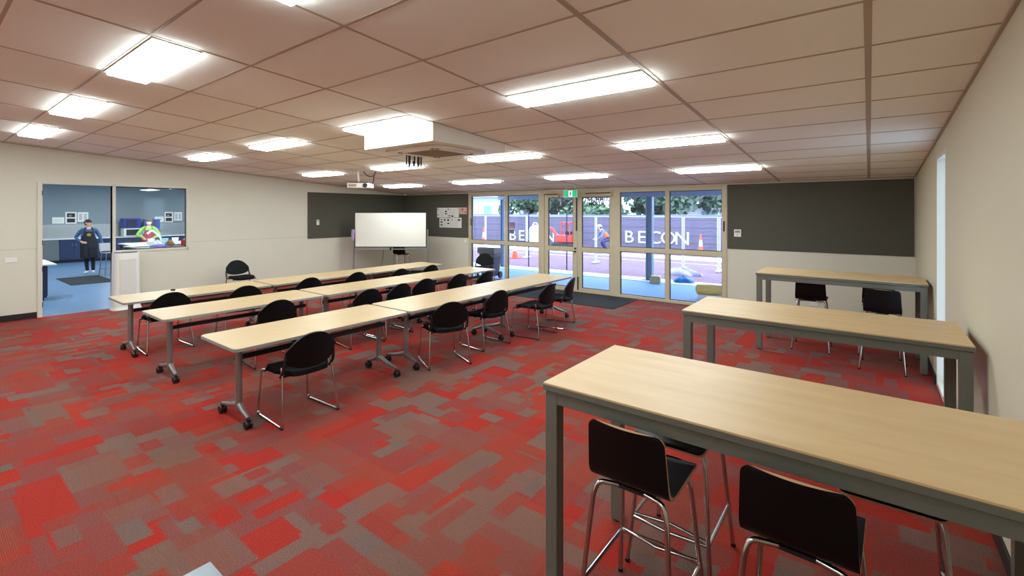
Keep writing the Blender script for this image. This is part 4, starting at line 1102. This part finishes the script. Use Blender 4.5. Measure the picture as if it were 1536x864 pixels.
for x, lb in ((-4.72, 'dark steel stake beside the right verandah column'), (-9.62, 'dark steel stake seen through the lower left window'), (-8.05, 'dark steel stake behind the left door leaf'), (-3.05, 'dark steel stake at the right edge of the right window')):
    r = thing('fence_stake', lb, 'stake', (x, 13.5, GZ - .02), 0, 'dark steel stakes')
    MB().tube([(0, 0, 0), (0, 0, 1.95)], .02, 6).build('shaft', M_kblue, r); MB().lathe([(.03, 1.95), (.03, 1.99), (.01, 2.0)], 8).build('cap', M_black, r)
def cone(x, y, label, h_=.7, tall=False):
    r = thing('traffic_cone', label, 'cone', (x, y, GZ - .02), 0, 'traffic cones')
    B(-.19, .19, -.19, .19, 0, .04).build('base', M_cone, r)
    MB().lathe([(.13, .04), (.085, h_ * .42)], 16).build('skirt', M_cone, r, True); MB().lathe([(.085, h_ * .42), (.055, h_ * .72)], 16).build('white_band', M_pipe, r, True); MB().lathe([(.055, h_ * .72), (.03, h_), (.01, h_)], 16).build('tip', M_cone, r, True)
cone(-11.83, 15.6, 'orange and white traffic cone seen through the lower left window', .75)
cone(-6.05, 21.9, 'orange topped traffic cone before the fence through the right window', .95)
cone(-17.9, 22.6, 'traffic cone left of the fence letters in the left window', .95); cone(-18.6, 21.4, 'traffic cone at the far left of the left window', 1.0)
tb = thing('pale_green_sack', 'pale green standing bulk sack by the fence in the left window', 'sack', (-15.35, 22.2, GZ - .02))
def sk(u, v):
    a = u * 2 * math.pi; rr = .42 * (1 - .10 * v) * (1 + .05 * math.sin(4 * a + 3 * v)); rr *= 1 if v < .8 else max(.05, 1 - ((v - .8) / .2) ** 2 * .85)
    return Vector((rr * math.cos(a), rr * .8 * math.sin(a), 1.2 * v))
MB().shell(sk, 20, 14, .01).build('body', mat('pale_green_fabric', (206, 224, 196), .8), tb, True); MB().tube([(-.2, 0, 1.15), (-.1, 0, 1.32), (.1, 0, 1.32), (.2, 0, 1.15)], .03, 6).build('strap', M_pipe, tb, True)
# mini excavator
exv = thing('mini_excavator', 'small red excavator on the site seen through the left door leaf', 'excavator', (-12.75, 21.2, GZ - .02), R(8)); exv.scale = (.78, .78, .78)
for s in (-1, 1): MB().prism([(-.75, .12), (-.6, 0), (.6, 0), (.75, .12), (.75, .3), (.6, .42), (-.6, .42), (-.75, .3)], s * .5 - .15, s * .5 + .15, plane='xz').build('track', M_alud, exv)
B(-.55, .6, -.42, .42, .45, .95).build('engine_body', M_exc, exv, bevel=.05)
cbn = MB(); 
for x in (-.1, .5):
    for y in (-.38, .38): cbn.box(x - .03, x + .03, y - .03, y + .03, .95, 1.75)
cbn.box(-.16, .56, -.44, .44, 1.75, 1.82); cbn.build('canopy', M_exc, exv)
B(.1, .45, -.2, .2, .95, 1.2).build('seat', M_black, exv, bevel=.03)
bm1 = MB().tube([(-.5, 0, .75), (-.95, 0, 1.35), (-1.25, 0, 1.45)], [.12, .11, .08], 6).build('boom', M_exc, exv); MB().tube([(-1.25, 0, 1.45), (-1.45, 0, .75), (-1.5, 0, .4)], [.08, .075, .06], 6).build('dipper_arm', M_exc, exv)
MB().prism([(-1.65, .42), (-1.4, .42), (-1.3, .15), (-1.45, .02), (-1.6, .1)], -.2, .2, plane='xz').build('bucket', M_exc, exv); MB().tube([(-.5, 0, .95), (-.95, 0, 1.2)], .03, 6).build('hydraulic_ram', M_pipe, bm1)
# crouching worker
J = {'pelvis': (0, .22, .62, .15, .13), 'waist': (0, .10, .76, .14, .12), 'chest': (0, -.06, .93, .165, .13), 'upper': (0, -.15, 1.02, .13, .10), 'neck': (0, -.22, 1.08, .055, .055), 'jaw': (0, -.29, 1.12, .062, .072), 'skull': (0, -.31, 1.19, .08, .094), 'crown': (0, -.30, 1.25, .055, .068),
     'shL': (.19, -.14, .99, .07, .065), 'shR': (-.19, -.14, .99, .07, .065), 'elL': (.26, -.26, .74, .05, .05), 'elR': (-.26, -.26, .74, .05, .05), 'wrL': (.14, -.46, .62, .036, .032), 'wrR': (-.14, -.46, .62, .036, .032),
     'hipL': (.1, .2, .58, .1, .1), 'hipR': (-.1, .2, .58, .1, .1), 'knL': (.16, -.16, .46, .07, .07), 'knR': (-.16, -.14, .42, .07, .07), 'anL': (.15, .03, .1, .05, .05), 'anR': (-.15, .05, .1, .05, .05), 'heL': (.15, .06, .045, .04, .04), 'heR': (-.15, .08, .045, .04, .04), 'toL': (.16, -.12, .036, .045, .034), 'toR': (-.16, -.10, .036, .045, .034)}
E_ = std_edges(0, 1, 2, 3, 4); hand(J, E_, 1, 'wrL', (-.2, -1, -.4), (0, -.4, 1), 4); hand(J, E_, -1, 'wrR', (.2, -1, -.4), (0, -.4, 1), 4)
wk, _ = person('person', 'crouching site worker in orange vest and white helmet behind the right door leaf', (-10.55, 21.4, GZ - .02), R(-40), J, E_, [M_vest, mat('grey_blue_sleeve', (110, 112, 150), .8), mat('navy_work_trousers', (56, 56, 100), .8), M_black, M_skin])
head(wk, (0, -.31, 1.185), 0, M_hair)
hm = ell(MB(), (0, -.29, 1.215), .115, .14, .11, 18, 8, .05, 1); ell(hm, (0, -.37, 1.225), .09, .10, .012, 14, 4); hm.build('helmet', M_pipe, wk, True)
# wheelie bin
wbn = thing('wheelie_bin', 'dark wheelie bin with grey lid outside the left window', 'bin', (-8.74, 10.35, GZ), R(12))
M_bin = mat('dark_plum_bin', (52, 40, 56), .5); M_lid = mat('grey_bin_lid', (78, 80, 84), .5)
bb = MB(); lo = [(x, y, .08) for x, y in rrect(.19, .20, .04)]; hi = [(x, y, .76) for x, y in rrect(.25, .26, .04)]; k = len(lo)
bb.add(lo + hi, [tuple(reversed(range(k))), tuple(range(k, 2 * k))] + [(i, (i + 1) % k, k + (i + 1) % k, k + i) for i in range(k)]); bb.build('body', M_bin, wbn, True)
MB().prism([(-.30, .78), (.27, .78), (.30, .82), (.20, .88), (-.26, .92), (-.30, .86)], -.27, .27, plane='yz').build('lid', M_lid, wbn, bevel=.01)
MB().box(-.27, .27, -.28, .27, .745, .785).build('rim', M_lid, wbn)
MB().tube([(-.2, .30, .80), (.2, .30, .80)], .02, 8).build('handle', M_black, wbn)
for s in (-1, 1): MB().lathe([(.02, -.025), (.1, -.025), (.1, .025), (.02, .025)], 16, (s * .22, .2, .10), 'x').build('wheel', M_black, wbn, True)
# sign boards on the fence, wrapped bundle, trolley, tarp, blocks
sg = thing('site_notice_board', 'brown site notice boards on a stake seen across the left window mullion', 'sign', (-10.95, 14.0, GZ - .02))
MB().tube([(0, .03, 0), (0, .03, 1.56)], .025, 8).build('stake', M_dsteel, sg); B(-.34, .34, -.012, .004, 1.34, 1.56).build('upper_board', mat('brown_board', (86, 52, 60), .6), sg); B(-.34, .30, -.012, .004, 1.14, 1.28).build('lower_board', mat('dark_brown_board', (60, 44, 52), .6), sg)
B(-.3, .3, -.014, -.012, 1.36, 1.42).build('stripe', mat('rust_stripe', (150, 70, 60), .6), sg)
bd_ = thing('wrapped_bundle', 'yellow wrapped roll bundle on the paving by the right window', 'bundle', (-2.78, 10.82, GZ), R(18))
B(-.27, .27, -.16, .16, 0, .10).build('pallet_block', M_kerb, bd_, bevel=.01); MB().lathe([(.04, -.30), (.105, -.29), (.115, 0), (.105, .29), (.04, .30)], 16, (0, 0, .215), 'x').build('roll', mat('straw_yellow_wrap', (214, 178, 100), .6, noise=.2, nscale=12), bd_, True); MB().lathe([(.0, -.31), (.06, -.305), (.06, -.29)], 14, (0, 0, .215), 'x').build('core', mat('brown_core', (110, 64, 40), .7), bd_)
tl = thing('hand_trolley', 'dark steel hand trolley leaning beside the wrapped bundle', 'trolley', (-2.36, 10.95, GZ), R(0))
for y in (-.18, .18): MB().tube(bez([(.16, y, .012), (-.05, y, .012), (-.07, y, .3), (.16, y, .80)], 4, .06), .014, 8).build('side_rail', M_kblue, tl, True)
for z, x in ((.3, -.07), (.6, .067)): MB().tube([(x, -.18, z), (x, .18, z)], .011, 8).build('cross_rail', M_kblue, tl)
tp = lump(21, .28, .20, .16); tag(tp.build('blue_tarp', mat('blue_tarp_plastic', (22, 96, 160), .4), None, True, loc=(-4.05, 12.95, GZ + .012)), 'folded blue tarp lying on the kerb', 'tarp')
tag(MB().box(-.14, .14, -.12, .12, 0, .13).box(-.11, .13, -.10, .12, .132, .2).build('timber_blocks', mat('tan_timber', (190, 170, 130), .7), None, bevel=.006, loc=(-4.60, 12.38, GZ), rot=(0, 0, R(12))), 'tan timber blocks at the foot of the right verandah column', 'blocks')
sh_ = lump(31, .55, .25, .22); tag(sh_.build('plastic_sheeting', mat('lavender_sheet', (170, 160, 196), .5), None, True, loc=(-4.6, 14.6, GZ - .02)), 'heap of lavender plastic sheeting beyond the kerb', 'sheeting')
# houses behind
hs = thing('pale_house', 'pale weatherboard house behind the fence at the far left', 'house', (-28.5, 33, GZ), 0)
M_hw = mat('pale_house_wall', (206, 222, 228), .8); M_hr = mat('pale_roof', (176, 190, 200), .7)
B(-5, 4, 0, 6, 0, 3.4).build('wall', M_hw, hs); MB().prism([(-.6, 3.3), (3, 5.2), (6.6, 3.3)], -5.4, 4.4, plane='yz').build('roof', M_hr, hs)
for x in (-3.2, -.2, 2.2):
    wv = B(x, x + 1.0, -.04, 0, 1.1, 2.6).build('window', M_pipe, hs); B(x + .08, x + .92, -.06, -.04, 1.18, 2.52).build('pane', mat('pale_window_glass', (130, 160, 176), .2), wv)
h2 = thing('white_house', 'white house glimpsed below the trees at the right', 'house', (-9.0, 38, GZ), 0)
B(-4, 4, 0, 6, 0, 2.55).build('wall', mat('white_house_wall', (232, 236, 238), .8), h2); MB().prism([(-.5, 2.5), (3, 4.2), (6.5, 2.5)], -4.3, 4.3, plane='yz').build('roof', M_hr, h2)
wv = B(-1.5, -.3, -.04, 0, 1.0, 2.1).build('window', M_pipe, h2); B(-1.42, -.38, -.06, -.04, 1.08, 2.02).build('pane', MATS['pale_window_glass'], wv)
# trees
M_leaf = leafmat('gum_leaves', (58, 84, 66), (112, 134, 98)); M_leaf2 = leafmat('dark_leaves', (40, 64, 54), (92, 116, 92)); M_bark = mat('pale_bark', (206, 196, 190), .8, noise=.2, nscale=6)
def tree(x, y, h_, r_, seed, label, lm, n_=1500, lo=1.6):
    rnd = random.Random(seed); t = thing('gum_tree', label, 'tree', (x, y, GZ - .03), 0, 'trees behind the board fence')
    tk = MB(); tk.tube([(0, 0, 0), (.1, 0, 1.2), (.0, .1, 2.2), (.2, 0, h_ * .8)], [.24, .20, .17, .06], 8)
    for k in range(6):
        a = rnd.random() * 6.28; z = 1.5 + rnd.random() * 1.2; l_ = r_ * (.5 + .5 * rnd.random())
        tk.tube([(.05, 0, z), (math.cos(a) * l_ * .5, math.sin(a) * l_ * .5, z + .35), (math.cos(a) * l_, math.sin(a) * l_, z + .5 + rnd.random() * .8)], [.11, .075, .03], 6)
    tk.build('trunk', M_bark, t, True)
    cr_ = MB(); cl = [(rnd.gauss(0, .45) * r_, rnd.gauss(0, .45) * r_, lo + .5 + rnd.random() * (h_ - lo - .5), .45 + .4 * rnd.random()) for _ in range(44)]
    for k in range(n_):
        c = rnd.choice(cl); d = Vector((rnd.gauss(0, 1), rnd.gauss(0, 1), rnd.gauss(0, .8))); d = d.normalized() * c[3] * (.5 + .5 * rnd.random()); p = Vector(c[:3]) + d
        if p.z < lo: continue
        a = Vector((rnd.gauss(0, 1), rnd.gauss(0, 1), rnd.gauss(0, 1))).normalized(); b2 = a.orthogonal().normalized(); s = .15 + .12 * rnd.random()
        cr_.add([p - a * s, p + b2 * s * .55, p + a * s, p - b2 * s * .55], [(0, 1, 2, 3)])
    cr_.build('crown', lm, t)['kind'] = 'stuff'
tree(-19.6, 27.0, 4.8, 1.7, 1, 'pale trunked tree leaning behind the fence in the left window', M_leaf, 4200)
tree(-20.4, 33.2, 5.6, 1.9, 2, 'leafy tree behind the fence above the red excavator', M_leaf2, 5200)
tree(-14.0, 27.0, 1.75, 1.5, 3, 'low tree behind the fence above the crouching worker', M_leaf, 2600, 1.3)
tree(-12.9, 33.5, 5.6, 1.9, 4, 'tree with pale forked trunk in the right window', M_leaf2, 5200)
tree(-8.5, 27.0, 5.0, 1.7, 5, 'broad leafy tree right of the verandah column', M_leaf2, 5200, 1.9)
tree(-7.8, 33.2, 5.6, 1.9, 6, 'leafy tree at the right edge of the right window', M_leaf, 5200, 2.2)
